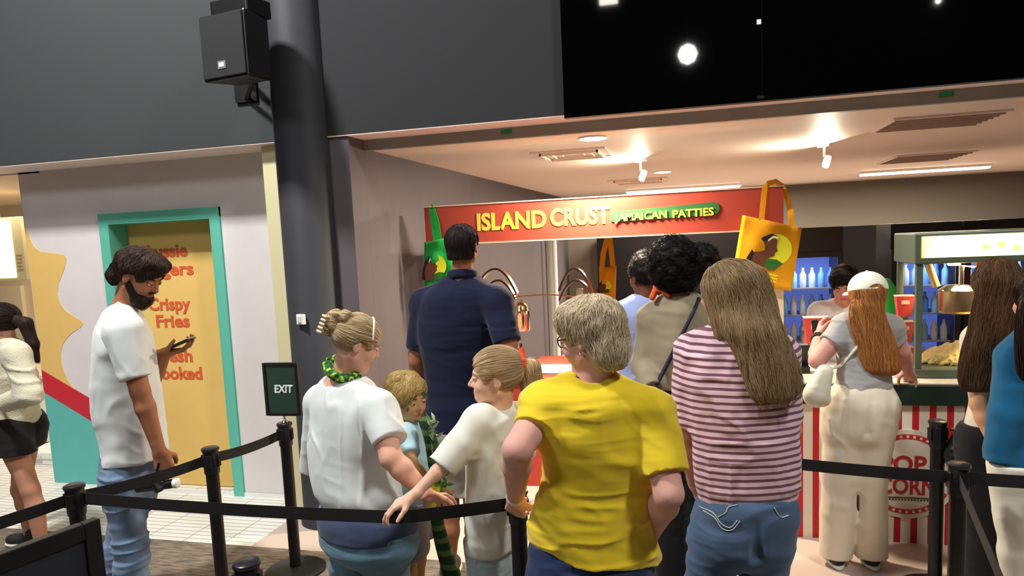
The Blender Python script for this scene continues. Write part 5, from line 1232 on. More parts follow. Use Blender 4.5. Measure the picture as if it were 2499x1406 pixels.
# small girl reaching over the belt ------------------------------------------
Yg = 2.80
hp = P(1003, 1222, 2.52)
p = Person('girl with a blond ponytail in a long white T-shirt reaching over the belt', 1.36, -75, (1208, 920, 2.80), (1218, 998, 2.82), (1200, 1290, 2.84),
           {'L': [(1172, 1030, 2.72), (1092, 1128, 2.62), (1006, 1212, 2.53)], 'R': [(1256, 1028, 2.93), (1276, 1130, 2.97), (1262, 1225, 2.92)]},
           (232, 186, 162), yaw=-106, pitch=0, hs=1.04, res=0.005, child=True, build=1.0, armr=0.95, legr=0.95, knees={'L': (1186, 1405, 2.80), 'R': (1226, 1405, 2.90)},
           hands={'L': dict(d=(-0.75, -0.25, -0.35), palm=np.array([0.1, 0.2, -1.]), thumb=np.array([0.2, -1, 0.1]), curl=(0.42, 0.35, 0.45, 0.5), t=0.1, s=0.86, spread=0.2), 'R': dict(palm=np.array([-1, 0, 0.]), thumb=np.array([0, -1, 0.]), s=0.8)}, brow=(190, 160, 120))
p.top([(988, 1196, 1246), (1004, 1176, 1270), (1030, 1156, 1286), (1080, 1142, 1292), (1150, 1136, 1290), (1230, 1134, 1280), (1290, 1134, 1270), (1334, 1136, 1262)], Yg+0.02, cloth('child_white_tee', (224, 226, 216)), 'tshirt', ratio=0.75,
      sleeves={'L': ((1080, 1140, 2.615), 0.078, 0.062), 'R': ((1272, 1120, 2.96), 0.075, 0.062)}, neck_r=0.056, fold=(0.013, 4, 7), vfold=(0.012, 9, 3), seed=8.8, res=0.006, shr=0.055)
p.pants([(1300, 1150, 1255), (1350, 1152, 1256), (1375, 1154, 1256)], Yg+0.04, denim('pale_jeans', (166, 184, 190)), 'jeans', r=(0.078, 0.075, 0.075))
h = p.head
G = hair_cap(h, 1.05, line=0.056, low=-0.045); tie = h.w(0.0, -0.108, 0.045)
p.hair(G, h.c-0.16, h.c+0.16, (214, 188, 150), to_point(tie), n=1600, steps=10, ds=0.010, r=0.0011, res=0.005, tone=(0.55, 1.3), seed=15)
G = SDF(); q = [tie, P(1292, 900, 2.84), P(1302, 950, 2.84), P(1296, 1000, 2.84), P(1288, 1035, 2.84)]
for a, b_, r0, r1 in zip(q[:-1], q[1:], (0.024, 0.040, 0.044, 0.034), (0.040, 0.044, 0.034, 0.010)): G.add(cap(a, b_, r0, r1), 0.02)
p.hair(G, np.min(q, 0)-0.06, np.max(q, 0)+0.06, (214, 184, 142), down_flow(0.1, 0, 0), n=900, steps=12, ds=0.012, r=0.0012, wave=0.15, res=0.005, name='ponytail', tone=(0.55, 1.3), seed=16)
G = SDF(); V0 = unit(np.cross(h.f, h.u)); 
for a in np.linspace(0, 2*math.pi, 11)[:-1]: G.add(ell(tie+(V0*math.cos(a)+h.u*math.sin(a))*0.031, (0.017, 0.017, 0.017)), 0.006)
G.add(cap(tie+h.u*0.03, tie+h.u*0.066-h.f*0.003, 0.018, 0.009), 0.008)
sdf_obj('scrunchie', G, tie-0.10, tie+0.10, 0.004, cloth('orange_scrunchie', (232, 84, 48)), p.root)
MB().tube([tie+h.u*0.064, tie+h.u*0.088], [0.0065, 0.004], 10).build('scrunchie_tip', mat('tip_dark', (60, 44, 40)), p.root, True)
print('girl', _t.time()-_T0)
# tall man with the phone -----------------------------------------------------
Ym = 3.05
p = Person('tall bearded man in an oversized white T-shirt looking down at his phone', 1.90, 72, (341, 672, 3.05), (300, 752, 3.05), (318, 1160, 3.06),
           {'R': [(304, 812, 2.88), (342, 955, 2.86), (388, 1098, 2.88)], 'L': [(318, 812, 3.22), (372, 925, 3.30), (404, 862, 3.22)]},
           (168, 112, 82), yaw=84, pitch=-30, hs=1.14, res=0.006, armr=1.1, knees={'R': (322, 1345, 2.98), 'L': (290, 1340, 3.14)}, stance=0.1,
           hands={'R': dict(palm=np.array([-0.5, 0.6, 0.]), thumb=np.array([1, 0.2, 0.2]), curl=(.7, .75, .8, .8), t=0.5), 'L': dict(d=(0.75, 0.1, 0.10), palm=np.array([0, 0, 1.]), thumb=np.array([0.2, -1, 0.]), curl=(.35, .4, .5, .6), t=0.3)}, brow=(44, 30, 24))
p.top([(742, 272, 330), (762, 250, 345), (795, 232, 362), (850, 224, 380), (930, 221, 395), (1000, 224, 405), (1060, 232, 414), (1100, 246, 418), (1122, 258, 418)], Ym, m_wt, 'tshirt', ratio=1.0,
      sleeves={'R': ((334, 926, 2.86), 0.098, 0.078), 'L': ((358, 900, 3.28), 0.09, 0.075)}, neck_r=0.07, fold=(0.010, 3, 5), vfold=(0.009, 6, 2.5), seed=11.4, res=0.006, hem_tilt=0.03)
p.pants([(1095, 268, 386), (1140, 262, 388), (1190, 262, 386), (1225, 262, 384)], Ym+0.02, denim('washed_jeans', (112, 134, 164), var=0.25, vscale=6), 'jeans', r=(0.100, 0.085, 0.085), ratio=1.0, seed=3.3, fold=(0.010, 4, 14))
h = p.head
G = hair_cap(h, 1.07, line=0.050, low=-0.05); G.add(h.ell((0, -0.095, -0.045), (0.060, 0.040, 0.045)), 0.03); G.add(h.ell((0, 0.05, 0.085), (0.066, 0.055, 0.030)), 0.03); G.disp = lambda Q: 0.008*vnoise(Q*24)
p.hair(G, h.c-0.2, h.c+0.2, (70, 54, 46), from_point(h.w(0, 0.02, 0.14), 0.35, 0.2), n=1700, steps=9, ds=0.011, r=0.0014, wave=0.5, wfreq=10, res=0.006, tone=(0.5, 1.6), seed=21)
G = SDF()
for sg in (-1, 1): G.add(h.cap((sg*0.060, 0.012, -0.040), (sg*0.034, 0.052, -0.088), 0.016, 0.022), 0.012)
G.add(h.cap((-0.03, 0.058, -0.095), (0.03, 0.058, -0.095), 0.026), 0.02); G.add(h.cap((0, 0.066, -0.085), (0, 0.066, -0.12), 0.026, 0.018), 0.02)
G.add(h.cap((-0.02, 0.086, -0.043), (0.02, 0.086, -0.043), 0.006), 0.006); G.sub(h.cap((-0.014, 0.098, -0.058), (0.014, 0.098, -0.058), 0.012), 0.005)
p.hair(G, h.c-0.18, h.c+0.18, (44, 32, 28), from_point(h.w(0, 0, 0.02), 0.6), n=600, steps=4, ds=0.006, r=0.001, res=0.005, name='beard', seed=22)
hw_ = p.arms['L'][2]; ph = P(440, 838, 3.20); dv = unit(P(472, 824, 3.2)-P(400, 856, 3.2)); up_ = unit(np.cross(dv, [0, 1, 0])*-1)
if up_[2] < 0: up_ = -up_
t = thing('mobile_phone', 'phone held by the tall bearded man', 'phone', ph)
sd_ = unit(np.cross(dv, up_)); MB().obox(ph, dv, sd_, up_, 0.078, 0.036, 0.0045).build('case', m_blackp, t, bevel=0.003)
MB().obox(ph+up_*0.0052, dv, sd_, up_, 0.073, 0.033, 0.0006).build('lit_screen', mat('phone_lit', (200, 230, 215), emit=(190, 225, 205), estr=0.7), t)
hd = p.arms['R'][2]+unit(p.arms['R'][2]-p.arms['R'][1])*0.1; q = P(380, 1186, 2.84)
t = thing('folded_gimbal', 'black folded camera stick with a white tip in the bearded man\'s lowered hand', 'gadget', q)
a = P(336, 1192, 2.84); b_ = P(420, 1183, 2.84)
MB().tube([a, b_], [0.022, 0.018], 14).build('grip', m_blackp, t, True); MB().tube([P(372, 1166, 2.83), P(392, 1196, 2.82)], 0.026, 12).build('arm', m_blackm, t, True)
MB().tube([P(396, 1176, 2.84), P(424, 1174, 2.84)], 0.010, 12).build('metal_arm', m_chrome, t, True)
MB().lathe(P(424, 1180, 2.84), [(0.012, 0), (0.024, 0.004), (0.024, 0.022), (0.015, 0.028)], 20, (1, 0.1, 0.1)).build('white_tip', m_white, t, True)
MB().tube([P(388, 1130, 2.86), P(378, 1172, 2.84)], 0.006, 8).build('wrist_strap', m_blackm, t, True)
print('man', _t.time()-_T0)

# girl at the far left edge -----------------------------------------------------
Yl = 3.50
p = Person('person at the left edge in a cream knit sweater and black shorts, dark ponytail', 1.63, -98, (2, 790, 3.50), (18, 842, 3.50), (42, 1040, 3.50),
           {'L': [(40, 865, 3.34), (72, 965, 3.30), (8, 985, 3.30)], 'R': [(28, 865, 3.66), (30, 965, 3.70), (-10, 985, 3.6)]},
           (196, 142, 118), yaw=-96, pitch=-6, res=0.008, legr=1.08, knees={'L': (74, 1195, 3.42), 'R': (50, 1195, 3.58)},
           hands={'L': dict(palm=np.array([0., 1, 0]), thumb=np.array([0, 0, 1.])), 'R': dict(palm=np.array([0., -1, 0]), thumb=np.array([0, 0, 1.]))})
p.top([(826, 0, 40), (845, -22, 72), (880, -30, 90), (930, -34, 100), (980, -34, 104), (1012, -30, 104), (1034, -22, 98)], Yl, cloth('cream_knit', (206, 202, 180), bump=0.8, bscale=120), 'sweater', ratio=0.9,
      sleeves={'L': ([(72, 965, 3.30), (14, 984, 3.30)], 0.075, 0.055), 'R': ([(30, 965, 3.7), (-6, 984, 3.6)], 0.07, 0.05)}, neck_r=0.06, fold=(0.010, 4, 9), vfold=(0.008, 8, 3), seed=14, res=0.007)
st_ = [(1010, -22, 96), (1040, -28, 102), (1080, -30, 106)]
p.pants(st_, Yl, cloth('black_shorts', (24, 22, 25)), 'shorts', r=(0.118, 0.112, 0.11), ratio=0.95, hem=float(P(60, 1098, 3.5)[2]))
h = p.head
G = hair_cap(h, 1.1, line=0.05, low=-0.06); tie = h.w(0, -0.10, 0.02)
p.hair(G, h.c-0.19, h.c+0.19, (52, 38, 34), to_point(tie), n=700, steps=8, ds=0.011, r=0.0014, res=0.007, tone=(0.6, 1.6), seed=31)
G = SDF(); q = [tie, P(62, 790, 3.5), P(80, 840, 3.5), P(92, 880, 3.5)]
for a, b_, r0, r1 in zip(q[:-1], q[1:], (0.03, 0.035, 0.028), (0.035, 0.028, 0.01)): G.add(cap(a, b_, r0, r1), 0.02)
p.hair(G, np.min(q, 0)-0.06, np.max(q, 0)+0.06, (52, 38, 34), down_flow(0.4, 0, 0), n=350, steps=9, ds=0.012, r=0.0014, res=0.007, name='ponytail', tone=(0.6, 1.6), seed=32)
MB().tube([h.w(0.085*math.cos(t_), 0.03, 0.045+0.075*math.sin(t_)) for t_ in np.linspace(0.1, 3.04, 13)], 0.004, 8).build('sunglasses_band', m_chrome, p.root, True)

# child in light blue with face paint ----------------------------------------------
Yc = 3.18
p = Person('small child with messy blond hair and green face paint in a pale blue T-shirt', 1.24, 95, (994, 972, 3.18), (996, 1040, 3.20), (1012, 1225, 3.20),
           {'R': [(985, 1070, 3.08), (1010, 1140, 2.98), (1052, 1180, 2.98)], 'L': [(1010, 1070, 3.32), (1045, 1140, 3.32), (1078, 1192, 3.22)]},
           (196, 152, 108), yaw=118, pitch=-8, hs=1.04, res=0.006, child=True, build=0.98, knees={'R': (1005, 1330, 3.10), 'L': (1030, 1330, 3.26)}, legr=0.9,
           hands={'L': dict(d=(0.5, -0.5, -0.2), palm=np.array([0.3, -1, 0.]), thumb=np.array([0, 0, 1.]), curl=(.6, .65, .7, .7), s=0.75), 'R': dict(palm=np.array([0., 1, 0.]), thumb=np.array([0, 0, 1.]), curl=(.6, .65, .7, .7), s=0.75)}, brow=(60, 90, 40))
p.top([(1030, 978, 1016), (1046, 966, 1032), (1080, 958, 1042), (1140, 956, 1048), (1200, 958, 1050), (1236, 960, 1050)], Yc+0.02, cloth('pale_blue_tee', (178, 214, 228)), 'tshirt', ratio=0.85,
      sleeves={'R': ((998, 1112, 3.02), 0.06, 0.055), 'L': ((1028, 1112, 3.32), 0.06, 0.055)}, neck_r=0.05, fold=(0.006, 5, 8), seed=17, res=0.007, shr=0.05)
G = SDF(); c = P(990, 1112, 3.0); 
p.pants([(1215, 972, 1046), (1260, 970, 1052)], Yc+0.02, cloth('grey_shorts', (150, 146, 152)), 'shorts', r=(0.085, 0.085, 0.085), ratio=0.9, hem=float(P(1010, 1318, 3.2)[2]))
h = p.head
G = hair_cap(h, 1.08, line=0.054, low=-0.05); G.disp = lambda Q: 0.008*vnoise(Q*30)
p.hair(G, h.c-0.17, h.c+0.17, (200, 172, 112), from_point(h.w(0, -0.02, 0.12), 0.3, 0.5), n=1200, steps=9, ds=0.009, r=0.0012, wave=0.7, wfreq=18, res=0.005, tone=(0.6, 1.3), seed=41, free=0.3)
fp = mat('face_paint_green', (72, 100, 52), rough=0.7)
for c_, r_, nm in (((0.030, 0.074, 0.030), (0.026, 0.012, 0.012), 0), ((-0.030, 0.074, 0.030), (0.026, 0.012, 0.012), 0), ((0.045, 0.068, -0.025), (0.016, 0.006, 0.014), 0), ((-0.045, 0.068, -0.025), (0.016, 0.006, 0.014), 0), ((0.0, 0.076, -0.085), (0.020, 0.010, 0.010), 0)):
    G = SDF().add(h.ell(c_, r_)); cc_ = h.w(*c_); G.disp = lambda Q: 0.002*vnoise(Q*90); sdf_obj('face_paint', G, cc_-0.045, cc_+0.045, 0.0035, fp, p.root)
# green plush snake the child holds, with a leafy tuft and a yellow toy
gm = bpy.data.materials.new('plush_green'); gm.use_nodes = True; nt = gm.node_tree; b = nt.nodes['Principled BSDF']
tc = nt.nodes.new('ShaderNodeTexCoord'); wv = nt.nodes.new('ShaderNodeTexWave'); wv.bands_direction = 'Z'; wv.inputs['Scale'].default_value = 5.2; wv.inputs['Distortion'].default_value = 1.5
nt.links.new(tc.outputs['Object'], wv.inputs[0]); cr = nt.nodes.new('ShaderNodeValToRGB'); e = cr.color_ramp.elements
e[0].color = (*srgb((24, 62, 30)), 1); e[0].position = 0.55; e[1].color = (*srgb((92, 116, 62)), 1); e[1].position = 0.8
nt.links.new(wv.outputs['Fac'], cr.inputs[0]); nt.links.new(cr.outputs[0], b.inputs['Base Color']); b.inputs['Roughness'].default_value = 0.9
t = thing('plush_snake', 'long dark green banded plush snake hanging from the child\'s hand', 'toy', P(1080, 1300, 2.98))
curve_tube('snake_body', [P(1030, 1020, 3.04), P(1050, 1070, 3.02), P(1060, 1130, 3.0), P(1066, 1190, 2.98), P(1066, 1262, 2.96), P(1080, 1330, 2.96), P(1102, 1400, 2.96), P(1112, 1450, 2.96)], [0.022, 0.03, 0.03, 0.02, 0.028, 0.034, 0.042, 0.03], gm, t, 14)
rs = np.random.RandomState(4); m_leaf = mat('leaf_green', (70, 150, 60), rough=0.7); m_leaf2 = mat('leaf_silver', (176, 186, 160), rough=0.6)
t = thing('leafy_garland', 'green and silvery leafy garland held at the child\'s chest', 'garland', P(1060, 1160, 2.97))
for i in range(46):
    up2 = i % 2; c_ = P(1045+rs.rand()*28, 1020+rs.rand()*60, 2.98) if i < 16 else P(1058+rs.rand()*26, 1150+rs.rand()*42, 2.92)
    d1 = unit(rs.randn(3)*[1, 0.5, 1]+[0, -0.2, 0.2]); d2 = unit(np.cross(d1, rs.randn(3))); L_ = 0.05+0.03*rs.rand(); w_ = 0.009; n_ = np.cross(d1, d2)*0.0012
    V = [c_, c_+d1*L_*0.5+d2*w_+n_, c_+d1*L_, c_+d1*L_*0.5-d2*w_+n_, c_+d1*L_*0.5-n_*2]
    mesh_np('leaf', V, [(0, 1, 4), (1, 2, 4), (2, 3, 4), (3, 0, 4), (0, 3, 2, 1)], m_leaf2 if i < 16 and i % 3 else m_leaf, t)
t = thing('toy_cup', 'bright yellow and white toy held between the white shirted woman and the child', 'toy', P(1058, 1212, 2.90))
MB().tube([P(1064, 1186, 2.90), P(1060, 1212, 2.90), P(1054, 1236, 2.90)], [0.020, 0.026, 0.017], 18).build('yellow_body', mat('toy_yellow', (240, 222, 40), rough=0.4), t, True)
MB().tube([P(1053, 1214, 2.885), P(1050, 1222, 2.885)], [0.012, 0.017], 12).build('white_patch', m_white, t, True)

# tall man in navy -------------------------------------------------------------
Yn = 3.62
p = Person('tall dark haired man seen from behind in a navy shirt and grey shorts', 1.92, -13, (1130, 602, 3.62), (1128, 690, 3.62), (1118, 1050, 3.62),
           {'L': [(1035, 742, 3.64), (1020, 880, 3.64), (1030, 1000, 3.80)], 'R': [(1212, 736, 3.58), (1246, 862, 3.50), (1230, 900, 3.80)]},
           (164, 108, 80), yaw=4, pitch=4, hs=1.0, res=0.007, armr=1.15, knees={'L': (1096, 1255, 3.62), 'R': (1158, 1255, 3.64)}, stance=0.11, legr=1.0,
           hands={'L': dict(palm=np.array([1, 0, 0.]), thumb=np.array([0, 1, 0.])), 'R': dict(palm=np.array([-1, 0, 0.]), thumb=np.array([0, 0, 1.]))})
m_nv = cloth('navy_shirt', (24, 28, 54), sheen=0.1)
p.top([(668, 1096, 1160), (684, 1078, 1178), (712, 1040, 1215), (745, 1024, 1228), (800, 1020, 1232), (860, 1028, 1222), (940, 1038, 1205), (1000, 1044, 1192), (1046, 1050, 1184)], Yn, m_nv, 'navy_shirt', ratio=0.6,
      sleeves={'L': ((1022, 852, 3.64), 0.074, 0.070), 'R': ((1238, 836, 3.51), 0.078, 0.074)}, neck_r=0.062, fold=(0.009, 3, 6), vfold=(0.006, 2.5, 18), seed=19, res=0.007)
G = SDF(); nk = P(1128, 664, 3.62); ring = [nk+p.R*0.066*math.cos(a)+p.F*0.062*math.sin(a)-UP*(0.012+0.012*math.sin(a)) for a in np.linspace(0, 2*math.pi, 33)]
for a, b_ in zip(ring[:-1], ring[1:]): G.add(cap(a-UP*0.014, b_-UP*0.014, 0.014), 0.012); G.add(cap(a+UP*0.006, b_+UP*0.006, 0.011), 0.012)
sdf_obj('collar', G, nk-0.12, nk+0.12, 0.005, m_nv, p.root)
p.pants([(1030, 1058, 1178), (1080, 1052, 1184), (1125, 1050, 1186)], Yn, cloth('stone_shorts', (176, 170, 168)), 'shorts', r=(0.098, 0.095, 0.095), ratio=0.75, hem=float(P(1110, 1206, 3.62)[2]), fold=(0.007, 6, 8))
h = p.head
G = hair_cap(h, 1.02, line=0.050, low=-0.03, back=0.028)
p.hair(G, h.c-0.18, h.c+0.18, (46, 38, 38), from_point(h.w(0, -0.03, 0.12), 0.5, 0.1), n=1300, steps=5, ds=0.008, r=0.0013, res=0.006, tone=(0.5, 1.6), seed=51)

# woman with the big dark hair ----------------------------------------------------
Yb = 3.58
p = Person('person with large black curly hair, khaki jacket, black trousers and a dark crossbody strap', 1.74, -5, (1658, 655, 3.58), (1655, 738, 3.58), (1662, 985, 3.58),
           {'L': [(1590, 785, 3.58), (1566, 890, 3.56), (1592, 955, 3.42)], 'R': [(1735, 785, 3.60), (1755, 890, 3.60), (1730, 960, 3.7)]},
           (110, 74, 58), yaw=-5, pitch=0, res=0.008, knees={'L': (1632, 1190, 3.58), 'R': (1690, 1190, 3.6)}, face=True,
           hands={'L': dict(palm=np.array([1, 0, 0.]), thumb=np.array([0, 1, 0.])), 'R': dict(palm=np.array([-1, 0, 0.]), thumb=np.array([0, 1, 0.]))})
p.top([(716, 1620, 1700), (736, 1596, 1730), (770, 1580, 1748), (830, 1572, 1756), (890, 1574, 1756), (942, 1582, 1752)], Yb, cloth('khaki_jacket', (150, 140, 118)), 'jacket', ratio=0.62,
      sleeves={'L': ([(1566, 888, 3.56), (1592, 948, 3.43)], 0.07, 0.05), 'R': ([(1755, 888, 3.6), (1732, 950, 3.69)], 0.07, 0.05)}, neck_r=0.06, fold=(0.015, 3, 6), vfold=(0.011, 6, 3), seed=23, res=0.007)
p.pants([(930, 1592, 1742), (985, 1590, 1748), (1030, 1594, 1746)], Yb, cloth('black_trousers', (20, 19, 22)), 'trousers', r=(0.105, 0.085, 0.08))
h = p.head
G = SDF(); G.add(h.ell((-0.03, -0.02, 0.03), (0.125, 0.13, 0.125))); G.add(ell(P(1722, 640, 3.58), (0.065, 0.08, 0.085)), 0.05); G.add(h.ell((-0.02, -0.03, -0.05), (0.10, 0.08, 0.07)), 0.04); G.sub(h.ell((0, 0.14, -0.03), (0.08, 0.08, 0.1)), 0.01)
G.disp = lambda Q: 0.012*vnoise(Q*30)+0.006*vnoise(Q*75)
p.hair(G, h.c-0.25, h.c+0.25, (20, 16, 18), from_point(h.c, 0.0, 1.2), n=2600, steps=7, ds=0.007, r=0.0013, wave=1.2, wfreq=60, res=0.007, tone=(0.6, 1.8), seed=61, free=0.55, lift=0.0)
pts_ = [P(x, y, 3.58) for x, y in ((1712, 718), (1690, 760), (1660, 820), (1630, 880), (1600, 940))]
k = MB(); SS = [on_surf(p.top_sdf, x, y, Yb, off=0.004) for x, y in ((1706, 728), (1688, 770), (1668, 810), (1648, 850), (1625, 895), (1602, 940))]
k.tube(SS, 0.010, 8).build('crossbody_strap', mat('strap_navy', (26, 30, 52), rough=0.7), p.root, True)
q = on_surf(p.top_sdf, 1605, 700, Yb) if False else P(1606, 712, 3.50)
G = SDF(); G.add(cap(P(1604, 698, 3.55), P(1592, 726, 3.52), 0.014, 0.016), 0.02).add(cap(P(1604, 698, 3.55), P(1632, 722, 3.52), 0.014, 0.010), 0.02)
sdf_obj('orange_collar', G, P(1606, 712, 3.5)-0.12, P(1606, 712, 3.5)+0.12, 0.006, cloth('orange_cloth', (240, 100, 62)), p.root)

# person in pale blue behind ---------------------------------------------------------
Yu = 4.05
p = Person('person in a pale blue shirt with a dark afro puff, partly hidden at the kiosk', 1.70, -35, (1574, 676, 4.05), (1570, 735, 4.05), (1582, 970, 4.05),
           {'L': [(1518, 770, 4.0), (1512, 870, 4.0), (1540, 900, 4.2)], 'R': [(1626, 770, 4.10), (1640, 870, 4.1), (1620, 930, 4.2)]},
           (112, 74, 56), yaw=-40, pitch=0, res=0.008,
           hands={'L': dict(palm=np.array([1, 0, 0.]), thumb=np.array([0, 0, 1.])), 'R': dict(palm=np.array([-1, 0, 0.]), thumb=np.array([0, 1, 0.]))})
p.top([(718, 1545, 1598), (734, 1526, 1618), (765, 1512, 1634), (830, 1508, 1640), (900, 1510, 1640), (960, 1512, 1640)], Yu, cloth('pale_blue_shirt', (160, 176, 226)), 'shirt', ratio=0.65,
      sleeves={'L': ((1510, 850, 4.0), 0.066, 0.060), 'R': ((1636, 850, 4.1), 0.066, 0.06)}, neck_r=0.052, fold=(0.009, 3, 7), seed=27, res=0.008)
p.pants([(945, 1524, 1634), (990, 1522, 1640), (1020, 1524, 1638)], Yu, cloth('black_trousers', (20, 19, 22)), 'trousers', r=(0.10, 0.08, 0.075))
h = p.head
G = hair_cap(h, 1.07, line=0.05, low=-0.05); G.add(ell(P(1572, 636, 4.08), (0.062, 0.062, 0.06)), 0.03); G.disp = lambda Q: 0.008*vnoise(Q*40)
p.hair(G, h.c-0.22, h.c+0.22, (26, 20, 20), from_point(h.c, 0.0, 1.0), n=1100, steps=5, ds=0.007, r=0.0013, wave=1.0, wfreq=60, res=0.007, tone=(0.6, 1.7), seed=62, free=0.5)
print('blue', _t.time()-_T0)

# woman in the white cap ---------------------------------------------------------------
Yk = 4.12
p = Person('woman in a white baseball cap with auburn hair, grey T-shirt and wide cream trousers', 1.62, -4, (2116, 724, 4.12), (2118, 772, 4.12), (2104, 985, 4.10),
           {'L': [(2060, 800, 4.10), (1994, 880, 4.02), (1996, 822, 4.28)], 'R': [(2172, 800, 4.14), (2200, 858, 4.16), (2216, 905, 4.36)]},
           (206, 150, 138), yaw=-12, pitch=-8, res=0.007, armr=1.2, knees={'L': (2050, 1160, 4.10), 'R': (2122, 1160, 4.12)}, ankles={'L': (2040, 1308, 4.10), 'R': (2126, 1312, 4.12)}, shoes=(30, 28, 30),
           hands={'L': dict(d=(0.15, 0.5, 0.5), palm=np.array([1, 0.2, 0.]), thumb=np.array([0, -0.3, 1.]), curl=(.6, .6, .65, .7)), 'R': dict(palm=np.array([0., 0, -1.]), thumb=np.array([-1, 0, 0.]))})
p.top([(762, 2084, 2152), (776, 2062, 2172), (800, 2052, 2184), (840, 2050, 2180), (880, 2050, 2168), (915, 2044, 2166), (946, 2042, 2168)], Yk, cloth('grey_tee', (160, 160, 160)), 'tshirt', ratio=0.62,
      sleeves={'L': ((2026, 838, 4.06), 0.066, 0.060), 'R': ((2190, 836, 4.15), 0.064, 0.056)}, neck_r=0.056, fold=(0.008, 3, 9), vfold=(0.006, 3, 22), seed=33, res=0.007)
p.pants([(930, 2046, 2166), (960, 2024, 2174), (1005, 2010, 2178), (1050, 2008, 2176)], Yk-0.02, cloth('cream_trousers', (226, 216, 196)), 'trousers', r=(0.108, 0.094, 0.086), ratio=0.8, fold=(0.009, 6, 6), vfold=(0.008, 10, 2), seed=35, hem=0.05)
h = p.head
G = SDF(); G.add(h.ell((0, -0.02, 0.02), (0.086, 0.10, 0.085))); st = sil([(735, 2078, 2154), (780, 2074, 2162), (820, 2082, 2178), (860, 2094, 2192), (895, 2108, 2200), (915, 2124, 2192)], 4.03, -4, 0.45); G.add(zloft(st, math.radians(-4), 0.03), 0.04)
G.sub(h.ell((0, 0.112, -0.03), (0.07, 0.078, 0.098)), 0.01); G.disp = lambda Q: 0.006*vnoise(Q*np.array([24, 24, 7]))
lo = np.array([h.c[0]-0.2, 3.85, 1.05]); hi = np.array([h.c[0]+0.33, 4.3, h.c[2]+0.12])
p.hair(G, lo, hi, (176, 118, 66), down_flow(0.16, -0.05, 0), n=2200, steps=18, ds=0.012, r=0.0016, wave=0.22, wfreq=8, res=0.007, tone=(0.5, 1.5), seed=71)
m_cap = cloth('white_cap', (232, 230, 214), bump=0.1)
G = SDF(); G.add(h.ell((0, -0.012, 0.040), (0.094, 0.112, 0.092))); G.clip(lambda Q: 0.030-h.loc(Q)[:, 2], 0.004); G.sub(h.ell((0, -0.125, 0.024), (0.042, 0.04, 0.032)), 0.004)
capo = sdf_obj('cap', G, h.c-0.16, h.c+0.18, 0.005, m_cap, p.root)
G = SDF(); G.add(h.ell((0, 0.130, 0.030), (0.080, 0.082, 0.022))); G.clip(lambda Q: np.maximum(np.abs(h.loc(Q)[:, 2]-0.038+6*h.loc(Q)[:, 0]**2)-0.004, 0.085-h.loc(Q)[:, 1]), 0.002)
sdf_obj('cap_peak', G, h.c-0.2, h.c+0.25, 0.004, m_cap, capo)
MB().tube([h.w(0.05*math.cos(t_), -0.118+0.018*abs(math.cos(t_)), 0.036) for t_ in np.linspace(0, math.pi, 11)], 0.006, 8).build('cap_strap', m_cap, capo, True)
MB().lathe(h.w(0, -0.012, 0.130), [(0.009, 0), (0.006, 0.005), (0.001, 0.007)], 12, h.u).build('cap_button', m_cap, capo, True)
w_ = p.arms['L'][2]; d_ = unit(p.arms['L'][2]-p.arms['L'][1])
MB().lathe(w_-d_*0.03, [(0.032, -0.02), (0.037, -0.017), (0.037, 0.017), (0.032, 0.02)], 24, d_).build('watch_strap', m_blackp, p.root, True)
# her bag and phone
t = thing('shoulder_bag', 'soft white shoulder bag on the left hip of the woman in the cap', 'bag', P(1998, 945, 3.98))
G = SDF(); G.add(cap(P(2012, 910, 3.98), P(1992, 962, 3.96), 0.045, 0.065)); G.add(cap(P(1985, 970, 3.96), P(2010, 975, 3.98), 0.04, 0.035), 0.03); G.disp = folds(0.003, 8, 10, 3.0)
m_bag = mat('bag_white', (232, 226, 206), rough=0.5); c_ = P(1998, 945, 3.98); sdf_obj('bag_body', G, c_-0.2, c_+0.2, 0.007, m_bag, t)
SS = [P(2014, 905, 3.97)]+[on_surf(p.top_sdf, x, y, Yk, off=0.006) for x, y in ((2052, 892), (2075, 868), (2096, 842), (2118, 815), (2140, 786))]
MB().tube(SS, 0.009, 8).build('bag_strap', m_bag, t, True)
q = P(1990, 800, 4.34); t = thing('mobile_phone', 'black phone in the raised hand of the woman in the white cap', 'phone', q)
MB().obox(q, (1, 0.1, 0.1), (0, 1, 0), (-0.1, 0, 1), 0.018, 0.005, 0.045).build('case', m_blackp, t, bevel=0.003)
MB().obox(q+np.array([0, 0.0055, 0]), (1, 0.1, 0.1), (0, 1, 0), (-0.1, 0, 1), 0.016, 0.0006, 0.042).build('glass', m_gloss, t)
print('cap', _t.time()-_T0)

